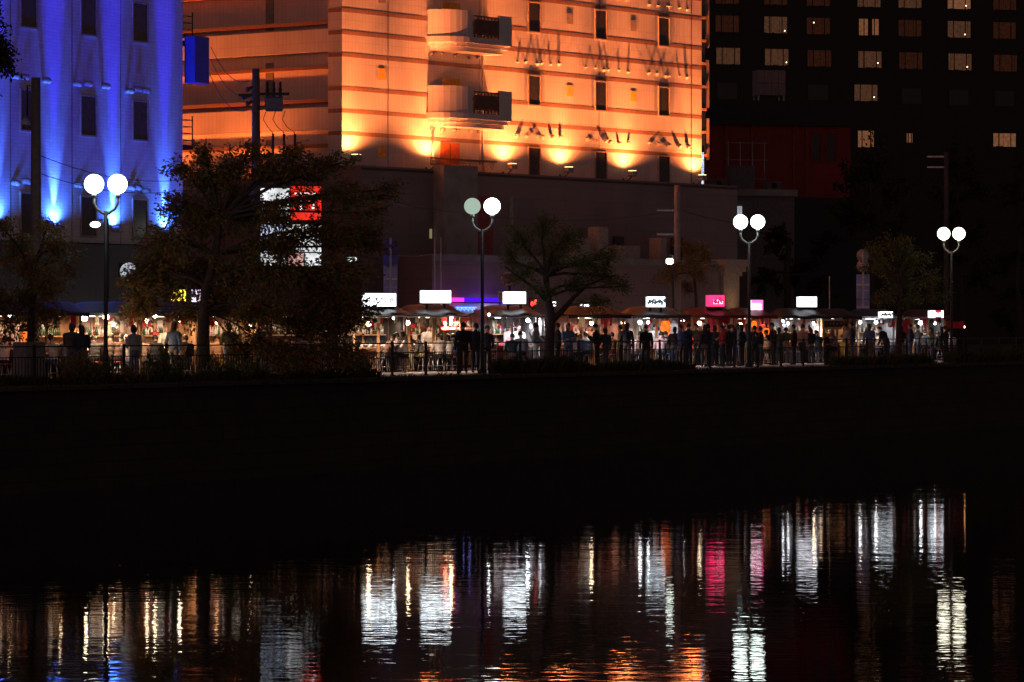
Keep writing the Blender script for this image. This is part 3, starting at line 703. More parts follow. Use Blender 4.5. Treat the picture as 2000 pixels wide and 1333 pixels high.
for sg in (-1, 1):
    b = MB(); b.box((.24 * sg, -.231, .62), (.44, .012, 1.05), 0, 0, 0); d_ = b.build('door', mat('cabinet_door', (.23, .23, .24), .5), t)
    h = MB(); h.bx(.06 * sg - .012, .06 * sg + .012, -.255, -.238, .55, .68); h.build('handle', m_black, d_)
# ------------------------------------------------------------------ food stalls
VF = 4.4                                                              # front edge of the row
m_wood = mat('stall_wood', (.42, .24, .11), .55, var=.35, scale=5, bump=.2)
m_darkwood = mat('dark_slats', (.05, .042, .04), .6, var=.4)
m_counter = mat('counter_wood', (.30, .15, .07), .4, var=.3)
m_whitecloth = mat('white_cloth', (.75, .74, .74), .8, var=.1)
m_redcloth = mat('red_cloth', (.62, .03, .045), .8, var=.2)
roofm = {'black': mat('black_tarp', (.013, .013, .015), .5, bump=.5, bscale=6), 'navy': mat('navy_tarp', (.022, .026, .04), .45, bump=.5, bscale=6), 'grey': mat('grey_tarp', (.07, .08, .10), .45, bump=.5, bscale=6),
         'red': mat('red_tarp', (.10, .012, .012), .5, bump=.5, bscale=6), 'brown': mat('brown_tarp', (.035, .024, .02), .55, bump=.5, bscale=6), 'violet': mat('violet_grey_tarp', (.045, .04, .055), .45, bump=.5, bscale=6)}
wallm = {'dark': m_darkwood, 'wood': mat('honey_board', (.38, .21, .10), .5, var=.3, scale=4), 'white': mat('white_board', (.36, .36, .38), .5), 'red': mat('red_curtain', (.26, .03, .025), .7), 'pink': mat('pinkish_board', (.38, .26, .23), .6)}
WARM, COOL, PINK = (1.0, .66, .42), (.90, .93, 1.0), (1.0, .52, .42)
GAIN = 1.05
m_bulb = {'w': glow('bulb_warm', (1.0, .74, .45), 32), 'c': glow('bulb_cool', (.92, .97, 1.0), 22), 'o': glow('bulb_orange', (1.0, .45, .17), 12)}
post_b = MB(); post_b.box((0, 0, 1.06), (.085, .085, 2.12), 0, 0, .006); post_md = post_b.data('post', m_wood)
def canopy(seed, wx, y0, y1, ze, zr):
    """pitched tarpaulin with a sagging, rippled edge and real thickness"""
    rnd = random.Random(seed); nx, ny = 18, 10; top = []; lo = []
    for j in range(ny + 1):
        for i in range(nx + 1):
            x = -wx + 2 * wx * i / nx; t = j / ny; y = y0 + (y1 - y0) * t
            d = 1 - abs(t - .5) * 2; e = 1 - max(0, abs(x) / wx - .72) / .28 * .7
            z = ze + (zr - ze) * d * e + .03 * math.sin(x * 5 + seed) * (1 - d) - .05 * math.sin(math.pi * (i % 6) / 6) * (1 - d * .5) + rnd.uniform(-.012, .012)
            top.append((x, y, z)); lo.append((x, y, z - .03))
    n = (nx + 1); b = MB(); fs = []
    for j in range(ny):
        for i in range(nx):
            a = j * n + i; fs.append((a, a + 1, a + n + 1, a + n))
    N = len(top); f2 = [tuple(q + N for q in f[::-1]) for f in fs]
    edge = [i for i in range(nx)]
    for i in range(nx): f2.append((i + 1, i, i + N, i + 1 + N)); q = ny * n + i; f2.append((q, q + 1, q + 1 + N, q + N))
    for j in range(ny): q = j * n; f2.append((q, q + n, q + n + N, q + N)); q = j * n + nx; f2.append((q + n, q, q + N, q + n + N))
    b.add(top + lo, fs + f2, 0, True); return b
BOT = MB(); BOT.lathe((0, 0, 0), [(.035, 0), (.037, .15), (.016, .2), (.015, .26)], 8)
CUP = MB(); CUP.lathe((0, 0, 0), [(.03, 0), (.042, .1), (.04, .1)], 8)
BOWL = MB(); BOWL.lathe((0, 0, 0), [(.04, 0), (.06, .03), (.1, .075), (.095, .075)], 10)
TRAY = MB(); TRAY.box((0, 0, .05), (.22, .16, .1), 0, 0, .01)
ware = {}
for nm, bb_, cols_ in (('bottle', BOT, ((.12, .05, .02), (.03, .10, .04), (.6, .6, .58), (.5, .03, .03))), ('cup', CUP, ((.7, .7, .7), (.75, .55, .2), (.5, .05, .05))), ('bowl', BOWL, ((.7, .68, .66), (.06, .05, .05), (.5, .06, .04))), ('sauce_tray', TRAY, ((.55, .05, .04), (.7, .7, .68), (.35, .2, .09)))):
    ware[nm] = [bb_.data(nm, mat('%s_%d' % (nm, i), c, .3)) for i, c in enumerate(cols_)]
cname = {'bottle': ('brown', 'green', 'clear', 'red'), 'cup': ('white', 'amber', 'red'), 'bowl': ('white', 'black', 'red'), 'sauce_tray': ('red', 'white', 'wooden')}
def local(t, x, y, z): return t.location + Matrix.Rotation(t.rotation_euler[2], 3, 'Z') @ Vector((x, y, z))
m_chrome0 = mat('pot_steel', (.5, .5, .5), .3, .7)
STALLS = []
SHORT = ['stall behind the cabinet', 'red lantern stall', 'slate blue roofed stall', 'stall beside the big trunk', 'honey board stall', 'stall behind the big tree', 'scribbled sign stall', 'red food banner stall', 'ramen picture stall', 'stall behind the bare tree', 'big orange lantern stall', 'pink sign stall', 'pink and white sign stall', 'bowed white sign stall', 'row of plates stall', 'red drape stall', 'red striped sign stall']
SR = rad(19)
def stall(px, W_, who, roof, wall, light, seed, back='slats', wares=5, curtain=None, drop=0.0):
    """who: the words that single this stall out"""
    rnd = random.Random(seed)
    t = thing('food_stall', who, 'food stall', W(SV(px, VF), VF), SR, 'food stalls along the promenade')
    Dp = 2.0
    for x in (-W_, -.05, W_):
        link('post', post_md, t, (x, .05, 0)); link('post', post_md, t, (x, Dp - .05, 0))
    for nm, y in (('front_beam', .05), ('rear_beam', Dp - .05)):
        b = MB(); b.bx(-W_ - .1, W_ + .1, y - .04, y + .04, 2.0, 2.1); b.build(nm, m_wood, t)
    b = MB(); b.bx(-W_ + .15, W_ - .15, .62, 1.5, .12, .8, bev=.01); cart = b.build('cart', m_counter, t)
    for x in (-.5, .5):
        w_ = MB(); w_.tube([(x, .56, .3), (x, .61, .3)], .3, 16); w_.build('wheel', m_black, cart)
    b = MB(); b.bx(-W_ + .02, W_ - .02, .1, .6, .84, .9, bev=.012); b.build('counter', m_counter, t)
    b = MB(); b.bx(-W_ - .22, -W_ + .018, .12, 1.5, .84, .9, bev=.012); b.build('counter', m_counter, t)
    # rear wall: separate boards
    n = 10
    for i in range(n):
        x0 = -W_ + .05 + (2 * W_ - .1) * i / n
        b = MB(); b.bx(x0 + .006, x0 + (2 * W_ - .1) / n - .006, Dp - .03 + rnd.uniform(0, .012), Dp, .15, 1.99); b.build('board', wallm[wall], t)
    n = 6
    for i in range(n):                                                # far end wall
        y0 = .5 + (Dp - .6) * i / n
        b = MB(); b.bx(W_ - .02 - rnd.uniform(0, .012), W_ + .012, y0 + .006, y0 + (Dp - .6) / n - .006, .15, 1.99); b.build('board', wallm[wall], t)
    b = MB(); b.bx(-W_ + .2, W_ - .2, Dp - .33, Dp - .05, 1.32, 1.36); b.build('shelf', m_wood, t)
    # price boards and paper menus on the rear wall
    for i in range(rnd.randint(4, 7)):
        x = rnd.uniform(-W_ + .2, W_ - .2)
        pm = MB(); pm.bx(x - .09, x + .09, Dp - .05, Dp - .04, 1.45, 1.45 + rnd.uniform(.2, .42)); pm.build('menu_sheet', rnd.choice((m_whitecloth, mat('cream_paper', (.7, .62, .45), .7), m_whitecloth, m_redcloth)), t)
    for i in range(rnd.randint(6, 9)):                                # paper strips hung under the front beam
        x = -W_ + .15 + (2 * W_ - .3) * rnd.random(); hh = rnd.uniform(.18, .4)
        ps = MB(); ps.bx(x - .06, x + .06, .0 - rnd.uniform(.0, .03), .004, 1.99 - hh, 1.99); ps.build('paper_strip', rnd.choice((m_whitecloth, mat('cream_paper', (.7, .62, .45), .7), m_redcloth, mat('ink_paper', (.5, .46, .42), .7, var=.7, scale=22))), t)
    br_ = MB()
    for i in range(22): br_.lathe((-W_ + .3 + (2 * W_ - .6) * i / 21, Dp - .19 + rnd.uniform(-.04, .04), 1.365), [(.035, 0), (.037, rnd.uniform(.1, .17)), (.016, .2), (.014, rnd.uniform(.22, .3))], 6, mi=rnd.randrange(3))
    stuff(br_.build('bottle_row', [mat('bottle_0', (.12, .05, .02), .3), mat('bottle_2', (.6, .6, .58), .3), mat('bottle_1', (.03, .10, .04), .3)], t))
    pt = MB()
    for i in range(9): pt.lathe((-W_ + .4 + (2 * W_ - .8) * i / 8, rnd.uniform(.7, 1.3), .8), [(.09, 0), (.13, rnd.uniform(.08, .2)), (.12, .2)], 8, mi=rnd.randrange(3))
    stuff(pt.build('pots_and_trays', [m_chrome0, m_redcloth, m_whitecloth], t))
    canopy(seed, W_ + .2, -.45, Dp + .2, 2.08 + drop, 2.46 + drop).build('canopy', roofm[roof], t)
    vb = MB(); nv = 12
    for i in range(nv):
        x0 = -W_ - .18 + (2 * W_ + .36) * i / nv; x1 = x0 + (2 * W_ + .36) / nv
        vb.add([(x0, -.43, 2.08 + drop), (x1, -.43, 2.08 + drop), (x1, -.44 + .02 * (i % 2), 1.97 + drop + .02 * math.sin(i)), (x0, -.44 + .02 * ((i + 1) % 2), 1.97 + drop + .02 * math.sin(i - 1))], [(0, 1, 2, 3)])
    vb.build('valance', m_whitecloth if len(STALLS) in (6, 7, 8, 15) else roofm[roof], t)
    if curtain:
        cbm = MB(); cn = 14
        for i in range(cn):
            y0 = .1 + 1.5 * i / cn; y1 = .1 + 1.5 * (i + 1) / cn; o0 = .05 * math.sin(i * 1.9); o1 = .05 * math.sin((i + 1) * 1.9)
            cbm.add([(W_ + .1 + o0, y0, .5), (W_ + .1 + o1, y1, .5), (W_ + .06 + o1 * .3, y1, 2.0), (W_ + .06 + o0 * .3, y0, 2.0)], [(0, 1, 2, 3)])
        cbm.build('side_curtain', curtain, t)
    short = SHORT[len(STALLS)]
    used = set()
    for i in range(wares):
        nm = rnd.choice(('bottle', 'bottle', 'cup', 'bowl', 'sauce_tray')); q = rnd.randrange(len(ware[nm]))
        if rnd.random() < .45: x, y, z = rnd.uniform(-W_ + .3, W_ - .3), Dp - .19, 1.36
        else: x, y, z = -W_ + .2 + (2 * W_ - .4) * (i + rnd.uniform(.2, .8)) / wares, rnd.uniform(.4, .52), .9
        if (nm, q, z > 1) in used: continue
        used.add((nm, q, z > 1))
        where = 'on the shelf' if z > 1 else 'on the counter'
        tag(link(nm, ware[nm][q], None, local(t, x, y, z), SR + rnd.uniform(-.4, .4)), '%s %s %s of the %s' % (cname[nm][q], nm.replace('_', ' '), where, short), nm.replace('_', ' '), 'tableware in the stalls')
    STALLS.append((t, short))
    # working lights under the roof
    pw, col = light
    if pw:
        fx = MB(); fx.tube([(-.5, .75, 1.98), (.5, .75, 1.98)], .022, 8); tb = fx.build('tube_light', glow('tube_%s' % ('w' if col[2] < .6 else 'c'), (1, .85, .66) if col[2] < .6 else (.93, .97, 1), 4), t)
        lamp('SPOT', t, (-.45, .8, 1.9), pw * .8 * GAIN, col, .1, 168, (0, .1, -1), .3); lamp('SPOT', t, (.45, .8, 1.9), pw * .7 * GAIN, col, .1, 168, (0, .1, -1), .3)
    return t
ST = [
 (-23.4, 'timber stall behind the grey utility cabinet', 'black', 'pink', (62, WARM)),
 (-19.4, 'warm lit timber stall with the glowing red lantern', 'black', 'wood', (84, WARM)),
 (-15.6, 'slate blue roofed stall behind the tall globe lamp', 'grey', 'pink', (84, WARM)),
 (-11.8, 'dark roofed stall beside the trunk of the big tree', 'black', 'wood', (76, WARM)),
 (-8.0, 'honey board stall half hidden by the big tree', 'brown', 'wood', (58, WARM)),
 (-4.0, 'shadowed stall with a pink sign behind the big tree', 'black', 'pink', (26, WARM)),
 (.6, 'navy roofed stall under the white sign with scribbled lettering', 'navy', 'dark', (40, WARM)),
 (4.6, 'black roofed stall with the red food banner', 'black', 'dark', (40, WARM)),
 (10.7, 'violet grey roofed stall with ramen pictures', 'violet', 'dark', (62, COOL)),
 (16.5, 'warm stall behind the bare branched tree', 'black', 'pink', (40, PINK)),
 (22.3, 'stall with the big orange lantern', 'black', 'white', (46, COOL)),
 (27.8, 'red roofed stall under the pink sign', 'red', 'red', (34, PINK)),
 (31.9, 'red curtained stall under the pink and white sign', 'red', 'red', (42, PINK)),
 (37.3, 'dark roofed stall under the bowed white sign', 'black', 'white', (46, COOL)),
 (41.3, 'brown stall hung with a row of plates', 'brown', 'wood', (44, WARM)),
 (46.8, 'white lit stall with a red drape by the slim tree', 'navy', 'white', (34, COOL)),
 (52.3, 'stall with the red and white sign at the end of the row', 'red', 'dark', (26, COOL)),
]
SPX = ((-20, 1.0), (95, 1.0), (215, 1.0), (332, 1.0), (452, 1.05), (590, 1.1), (742, .95), (850, 1.0), (1003, .98), (1165, 1.15), (1285, 1.1), (1395, 1.0), (1472, .78), (1568, 1.0), (1637, .82), (1715, 1.0), (1815, .85))
for i, ((px, hw), (s, who, roof, wall, light)) in enumerate(zip(SPX, ST)):
    stall(px, hw, who, roof, wall, light, 11 + i, wares=6 if i < 14 else 4, curtain=(m_whitecloth if i in (8, 13, 15) else m_redcloth if i in (11, 12) else None))

# ------------------------------------------------------------------ lightbox signs on the roofs
def lightbox(px, py, wpx, hpx, d, label, face, face_mat, side_mat=None, v=VF + .15):
    p = W(SV(px, v), v); lat = FPX / p.y * math.cos(SR)
    w_ = wpx / lat; h = hpx * p.y / FPX; z = ZP(py, p)
    t = thing('lightbox_sign', label, 'sign', (p.x, p.y, z), SR, 'lightbox signs on stall roofs')
    b = MB(); b.bx(-w_ / 2, w_ / 2, .012, d, -h / 2, h / 2); b.build('case', side_mat or face_mat, t)
    b = MB(); b.bx(-w_ / 2, w_ / 2, 0, .011, -h / 2, h / 2); f = b.build('face', face_mat, t)
    fr = MB(); e = .018
    for z0, z1 in ((-h / 2 - e, -h / 2 - .001), (h / 2 + .001, h / 2 + e)): fr.bx(-w_ / 2 - e, w_ / 2 + e, -.012, d + .01, z0, z1)
    fr.bx(w_ / 2 + .001, w_ / 2 + e, -.012, d + .01, -h / 2, h / 2)
    fr.build('frame', mat('sign_frame', (.1, .1, .11), .5, .5), t)
    for x in (-w_ * .3, w_ * .3): l_ = MB(); l_.bx(x - .03, x + .03, .04, d - .04, -h / 2 - .24, -h / 2 - e); l_.build('leg', m_black, t)
    face(t, f, w_, h)
    return t
m_ink = mat('faded_ink', (.10, .12, .16), .6, var=0); inkg = glow('washed_ink', (.55, .66, .8), .5)
darkg = glow('dark_ink', (.2, .22, .28), .35)
def scribble(t, f, w_, h, rnd, n=5, m=darkg, x0=-.1, x1=.3, sc=1.0, thick=.012):
    """brush lettering: short curved strokes standing on the face"""
    b = MB()
    for i in range(n):
        cx = w_ * (x0 + (x1 - x0) * (i + .5) / n); cz = rnd.uniform(-.08, .08) * h
        for k in range(3):
            a = rnd.uniform(.6, 2.4); L = h * rnd.uniform(.1, .22) * sc
            q = Vector((cx + rnd.uniform(-.04, .04) * w_, -.008, cz + rnd.uniform(-.18, .18) * h)); d = Vector((math.cos(a), 0, math.sin(a))) * L
            b.tube([q - d * .5, q + Vector((.012, 0, .01)), q + d * .5], [thick * 1.9, thick * 1.8, thick * 1.2], 4)
    b.build('lettering', m, f)
def border(t, f, w_, h, rnd):
    b = MB()
    for i in range(9):
        x = w_ * (-.42 + .84 * i / 8); b.box((x, -.006, h * .37), (.06, .006, .045 * rnd.uniform(.7, 1.4)))
    for zz in (-.25, -.05, .15): b.box((w_ * .45, -.006, h * zz), (.03, .006, .05)); b.box((-w_ * .45, -.006, h * zz), (.03, .006, .05))
    b.build('small_print', inkg, f)
def f_a(t, f, w_, h):
    rnd = random.Random(3); lettering('ささしか', .2, glow('grey_ink', (.4, .42, .5), .55), f, (w_ * .12, -.008, -.02)); border(t, f, w_, h, rnd)
def f_b(t, f, w_, h):
    rnd = random.Random(4); border(t, f, w_, h, rnd); scribble(t, f, w_, h, rnd, 4, inkg, -.05, .3, .7)
def f_c(t, f, w_, h): border(t, f, w_, h, random.Random(5))
def f_d(t, f, w_, h): scribble(t, f, w_, h, random.Random(6), 9, darkg, -.5, .5, 1.7, .02)
def f_pink(t, f, w_, h):
    b = MB(); b.bx(-w_ * .22, w_ * .4, -.012, -.004, -h * .28, h * .1); b.build('glow_panel', glow('pink_core', (1, .5, .7), 3.0), f)
    scribble(t, f, w_, h, random.Random(8), 5, glow('magenta_ink', (.75, .03, .16), .9), -.2, .38, 1.2, .022)
def f_pink2(t, f, w_, h):
    b = MB(); b.bx(-w_ * .5, w_ * .36, -.012, -.004, -h * .4, h * .2); b.build('glow_panel', glow('white_core', (1, .8, .9), 3.2), f)
    scribble(t, f, w_, h, random.Random(9), 4, glow('magenta_ink', (.75, .03, .16), .9), -.4, .4, .9, .014)
def f_e(t, f, w_, h): scribble(t, f, w_, h, random.Random(10), 6, inkg, -.45, .4, 1.0)
def f_rw(t, f, w_, h):
    for z0, z1 in ((.22, .5), (-.5, -.3)):
        b = MB(); b.bx(-w_ * .15, w_ * .34, -.012, -.004, h * z0, h * z1); b.build('red_stripe', glow('stripe_red', (1, .03, .04), 1.1), f)
    b = MB(); b.tube([(w_ * .08, -.014, h * .2), (w_ * .08, -.01, h * .2)], h * .16, 12); b.build('red_disc', glow('stripe_red', (1, .03, .04), 1.1), f)
m_sgw = glow('sign_white', (.86, .94, 1.0), 4.6); m_sgs = glow('sign_white_side', (.82, .9, 1.0), 1.6)
lightbox(742, 586, 62, 25, .25, 'white lightbox sign with scribbled dark lettering beside the big tree', f_a, m_sgw, m_sgs)
lightbox(852, 580, 57, 24, .2, 'wide white lightbox sign with faint border print behind the thin flagpoles', f_b, m_sgw, m_sgs)
lightbox(1006, 582, 42, 23, .2, 'plain white lightbox sign over the violet grey roof', f_c, m_sgw, m_sgs)
lightbox(1282, 590, 35, 20, .2, 'white lightbox sign broken up by dark brush marks', f_d, glow('sign_coolwhite', (.78, .9, 1.0), 3.2), m_sgs)
lightbox(1400, 588, 30, 22, .4, 'all pink lightbox sign over the red roofed stall', f_pink, glow('box_pink', (1.0, .022, .12), 2.9), glow('sign_pink_side', (1.0, .05, .2), 1.2))
lightbox(1479, 597, 23, 21, .22, 'half pink half white lightbox sign behind the lamp pole', f_pink2, glow('sign_pink2', (1.0, .12, .36), 2.6), m_sgs)
lightbox(1578, 590, 36, 20, .28, 'white lightbox sign with faint grey strokes on a bent bracket', f_e, glow('sign_lilac', (.92, .9, 1.0), 3.0), m_sgs)
lightbox(1732, 615, 24, 12, .3, 'small white lightbox sign beside the slim tree trunk', f_d, m_sgw, m_sgs, VF - .75)
lightbox(1830, 614, 26, 14, .3, 'white lightbox sign with red stripes over the last stall', f_rw, m_sgw, m_sgs, VF - .75)
lightbox(1145, 597, 14, 8, .3, 'tiny white lightbox lamp behind the bare branched tree', f_c, m_sgw, m_sgs, VF + 1.2)
lightbox(502, 611, 9, 12, .25, 'small orange and pink lightbox glimpsed through the big tree', lambda t, f, w_, h: None, glow('sign_peach', (1, .6, .3), 3), glow('sign_lpink', (1, .4, .6), 2.2))
lightbox(455, 668, 9, 9, .1, 'small warm lit picture board behind the big tree', lambda t, f, w_, h: None, glow('board_peach', (1, .5, .25), 1.2), m_wood, 3.2)

# ------------------------------------------------------------------ hanging bulbs
def bulb(px, py, kind, r, who, power, v=VF - .2):
    p = AT(px, py, v); t = thing('hanging_bulb', who, 'light bulb', p, 0, 'bare bulbs hung under stall roofs')
    b = MB(); b.tube([(0, 0, r), (0, 0, max(.1, 2.05 - p.z))], .006, 5); b.cyl((0, 0, r * .9), r * .5, r * .8, 8); b.build('cord', m_black, t)
    g = MB(); g.lathe((0, 0, -r), [(.001, 0), (r * .7, r * .3), (r, r), (r * .75, r * 1.6), (r * .4, r * 2)], 12); g.build('glass', m_bulb[kind], t)
    if power: lamp('SPOT', t, (0, 0, -r - .04), power * 4.8, {'w': WARM, 'c': COOL, 'o': (1, .4, .15)}[kind], .08, 164, (0, .12, -1), .35)
BL = [(20, 617, 'w', .06, 0, 8), (118, 615, 'w', .06, 1, 6), (165, 622, 'w', .1, 1, 24), (207, 620, 'w', .1, 2, 24), (287, 627, 'w', .065, 3, 10), (303, 618, 'w', .06, 3, 8), (352, 625, 'w', .075, 3, 10),
      (391, 622, 'o', .05, 4, 6), (423, 631, 'o', .05, 4, 6), (488, 636, 'w', .055, 4, 6), (720, 633, 'w', .09, 6, 30), (769, 622, 'c', .05, 6, 5), (796, 631, 'w', .09, 6, 40), (880, 620, 'w', .095, 7, 36),
      (955, 615, 'c', .055, 8, 7), (1031, 626, 'c', .08, 8, 26), (1050, 622, 'c', .05, 8, 7), (1155, 632, 'w', .075, 9, 14), (1217, 631, 'w', .07, 9, 10), (1182, 622, 'o', .05, 9, 6), (1250, 630, 'c', .085, 10, 18), (1266, 630, 'c', .06, 10, 8),
      (1333, 627, 'c', .07, 10, 10), (1366, 632, 'w', .09, 11, 16), (1446, 634, 'w', .08, 12, 12), (1539, 632, 'c', .065, 13, 12), (1529, 628, 'c', .06, 13, 8), (1590, 632, 'w', .08, 14, 16), (1680, 630, 'c', .075, 15, 8), (1711, 630, 'c', .085, 15, 11),
      (1798, 631, 'c', .10, 16, 12), (1826, 632, 'c', .065, 16, 6), (1883, 639, 'o', .06, 16, 3)]
kw = {'w': 'warm glowing', 'c': 'cold white', 'o': 'dull orange'}
seen = {}
for px, py, k, r, si, pw in BL:
    key = (si, k); seen.setdefault(key, []).append(r)
for px, py, k, r, si, pw in BL:
    rs = sorted(seen[(si, k)]); size = '' if len(rs) == 1 else 'smaller ' if r == rs[0] and rs[0] != rs[-1] else 'bigger ' if r == rs[-1] and rs[0] != rs[-1] else ''
    bulb(px, py, k, r, '%s%s bulb under the roof of the %s' % (size, kw[k], STALLS[si][1]), pw)
p = AT(222, 633, VF - .1); t = thing('pendant_lamp', 'white enamel pendant lamp shade lit from inside over the slate blue roofed stall', 'lamp', p)
b = MB(); b.lathe((0, 0, 0), [(.19, 0), (.16, .05), (.04, .12), (.03, .18)], 16); b.build('shade', m_white, t)
b = MB(); b.tube([(0, 0, .17), (0, 0, 2.05 - p.z)], .006, 5); b.build('cord', m_black, t)
b = MB(); b.ball((0, 0, -.0), .055, 10, 8); b.build('bulb', m_bulb['w'], t); lamp('SPOT', t, (0, 0, -.08), 40, WARM, .06, 150, (0, 0, -1), .4)

# ------------------------------------------------------------------ paper lanterns, banners, drapes
def lantern(px, py, hpx, wpx, label, v=VF - .35):
    p = AT(px, py, v); sc = p.y / FPX; h = hpx * sc; r = wpx * sc / 2
    t = thing('paper_lantern', label, 'lantern', p, RB, 'glowing paper lanterns at the stalls')
    prof = []
    for i in range(17):
        a = i / 16; rr = r * (.55 + .45 * math.sin(math.pi * a) ** .6) * (1 + .02 * (i % 2)); prof.append((rr, h * (a - .5)))
    b = MB(); b.lathe((0, 0, 0), prof, 16); b.build('shade', glow('lantern_glow', (1.0, .17, .02), 1.5, .35, 5), t)
    b = MB(); b.cyl((0, 0, h / 2), r * .5, .04, 12); b.build('top_ring', m_black, t)
    b = MB(); b.cyl((0, 0, -h / 2 - .04), r * .5, .04, 12); b.build('bottom_ring', m_black, t)
    b = MB(); b.tube([(0, 0, h / 2 + .04), (0, 0, max(h / 2 + .1, 2.0 - p.z))], .008, 5); b.build('cord', m_black, t)
    scr = MB(); rnd = random.Random(int(px))
    for k in range(5):
        a = -math.pi / 2 + rnd.uniform(-.7, .5); z = h * rnd.uniform(-.3, .3)
        scr.tube([(r * 1.04 * math.cos(a), r * 1.04 * math.sin(a), z), (r * 1.04 * math.cos(a + .25), r * 1.04 * math.sin(a + .25), z + rnd.uniform(-.05, .05))], .014, 4)
    scr.build('painted_mark', mat('lantern_ink', (.12, .02, .01), .7), t)
lantern(1300, 641, 28, 20, 'large orange paper lantern hanging at the white board stall')
lantern(1497, 652, 22, 15, 'orange paper lantern low beside the red curtained stall')
lantern(53, 666, 36, 24, 'tall red orange lantern glowing behind the leaves above the cabinet', 3.0)
lantern(1400 + 73, 634, 14, 11, 'small red lantern by the lamp pole at the red curtained stall')
def banner(px0, px1, py0, py1, label, m, marks, v=VF - .25, name='food_banner', cat='banner'):
    p = W(SV((px0 + px1) / 2, v), v); w_ = (px1 - px0) * p.y / FPX / math.cos(SR)
    z1, z0 = ZP(py0, p), ZP(py1, p)
    t = thing(name, label, cat, (p.x, p.y, (z0 + z1) / 2), SR); h = z1 - z0
    b = MB(); n = 14; vs = []
    for j in range(4):
        for i in range(n + 1):
            a = i / n; vs.append((-w_ / 2 + w_ * a, .03 * math.sin(a * 9 + j * .4) * (1 - j / 4), h / 2 * (1 - 2 * (1 - j / 3)) + (.03 * math.sin(a * 8) if j == 3 else 0)))
    fs = [(j * (n + 1) + i, j * (n + 1) + i + 1, (j + 1) * (n + 1) + i + 1, (j + 1) * (n + 1) + i) for j in range(3) for i in range(n)]
    b.add(vs, fs, 0, True); b.add([(x, y + .008, z) for x, y, z in vs], [f[::-1] for f in fs], 0, True)
    b.build('cloth', m, t); marks(t, w_, h); return t
def mk_food(t, w_, h):
    pm = mat('pale_print', (.75, .7, .66), .7)
    for i, x in enumerate((-.4, -.2, .02, .14, .4)):
        b = MB(); b.tube([(w_ * x, -.055, .02), (w_ * x, -.045, .02)], h * (.24 if i != 0 else .2), 14); b.build('dish_picture', pm if i != 0 else mat('tan_print', (.6, .42, .22), .7), t)
    scribble(t, t, w_, h, random.Random(21), 12, pm, -.45, .45, .5, .014)
    b = MB()
    rnd = random.Random(5)
    for i in range(26): b.box((w_ * (-.46 + .92 * i / 25), -.05, -h * .36), (.035, .006, h * rnd.uniform(.08, .2)))
    b.build('lettering', pm, t)
banner(861, 922, 621, 645, 'red cloth food banner printed with pale dish pictures', m_redcloth, mk_food)
def mk_ramen(t, w_, h):
    for x in (-.1, .38):
        b = MB(); b.tube([(w_ * x, -.05, -.02), (w_ * x, -.042, -.02)], h * .36, 14); d_ = b.build('bowl_picture', mat('bowl_print', (.72, .6, .58), .7), t)
        b = MB(); b.tube([(w_ * x, -.058, -.02), (w_ * x, -.051, -.02)], h * .26, 14); b.build('soup_picture', mat('soup_print', (.35, .14, .05), .7, var=.6, scale=18), d_)
banner(985, 1016, 623, 641, 'violet cloth menu with two ramen bowl pictures', mat('violet_cloth', (.25, .18, .38), .8), mk_ramen, VF + .35, 'menu_cloth')
nomark = lambda t, w_, h: None
banner(1384, 1400, 620, 650, 'plain red drape hanging under the red tarp roof', m_redcloth, nomark, VF - .1, 'drape', 'curtain')
banner(1408, 1436, 622, 652, 'dark red drape with white strokes beside the warm doorway', mat('dark_red_cloth', (.4, .03, .04), .8), lambda t, w_, h: scribble(t, t, w_, h * .8, random.Random(2), 5, m_whitecloth, -.4, .4, 1.2, .018), VF - .1, 'drape', 'curtain')
def mk_plates(t, w_, h):
    for i in range(6):
        x = w_ * (-.42 + .84 * i / 5)
        b = MB(); b.tube([(x, -.06, 0), (x, -.045, 0)], h * .28, 12); d_ = b.build('plate', mat('dark_plate', (.05, .03, .025), .4), t)
        b = MB(); b.tube([(x, -.068, 0), (x, -.061, 0)], h * .13, 10); b.build('plate_centre', mat('plate_red', (.35, .12, .07), .4), d_)
banner(1602, 1646, 622, 644, 'pale short curtain with a row of dark round plates', mat('cream_cloth', (.6, .5, .42), .8), mk_plates, VF - .3, 'noren_curtain', 'curtain')
banner(1646, 1672, 618, 652, 'plain tan bamboo blind beside the plate curtain', mat('tan_blind', (.36, .22, .11), .8), nomark, VF - .3, 'blind', 'blind')
banner(1736, 1752, 625, 640, 'red gathered drape over the white lit stall', m_redcloth, nomark, VF - .3, 'drape', 'curtain')
banner(1762, 1780, 626, 655, 'long red drape tied back behind the slim tree trunk', m_redcloth, nomark, VF - .3, 'drape', 'curtain')
banner(1846, 1884, 628, 642, 'red strip banner along the last stall', m_redcloth, nomark, VF - .3)
banner(926, 950, 606, 634, 'pink and white striped cloth hanging beside the lamp pole', mat('pink_cloth', (.7, .25, .3), .8, var=.5, scale=4), nomark, VF - .2)
banner(1052, 1064, 622, 656, 'white plastic side sheet at the edge of the ramen stall', m_whitecloth, nomark, VF - .3, 'side_sheet', 'curtain')
banner(1228, 1246, 622, 664, 'pale grey side sheet with a window grid', mat('pale_sheet', (.52, .53, .6), .6), nomark, VF - .2, 'side_sheet', 'curtain')
banner(1520, 1536, 628, 652, 'bright white menu sheet hung at the bowed sign stall', m_whitecloth, nomark, VF - .2, 'menu_cloth', 'menu')
banner(1572, 1600, 652, 662, 'pale counter front with dark lettering', mat('peach_board', (.7, .48, .36), .7), lambda t, w_, h: scribble(t, t, w_, h, random.Random(14), 5, m_ink, -.3, .3, 1.6, .016), VF - .4, 'counter_board', 'sign')
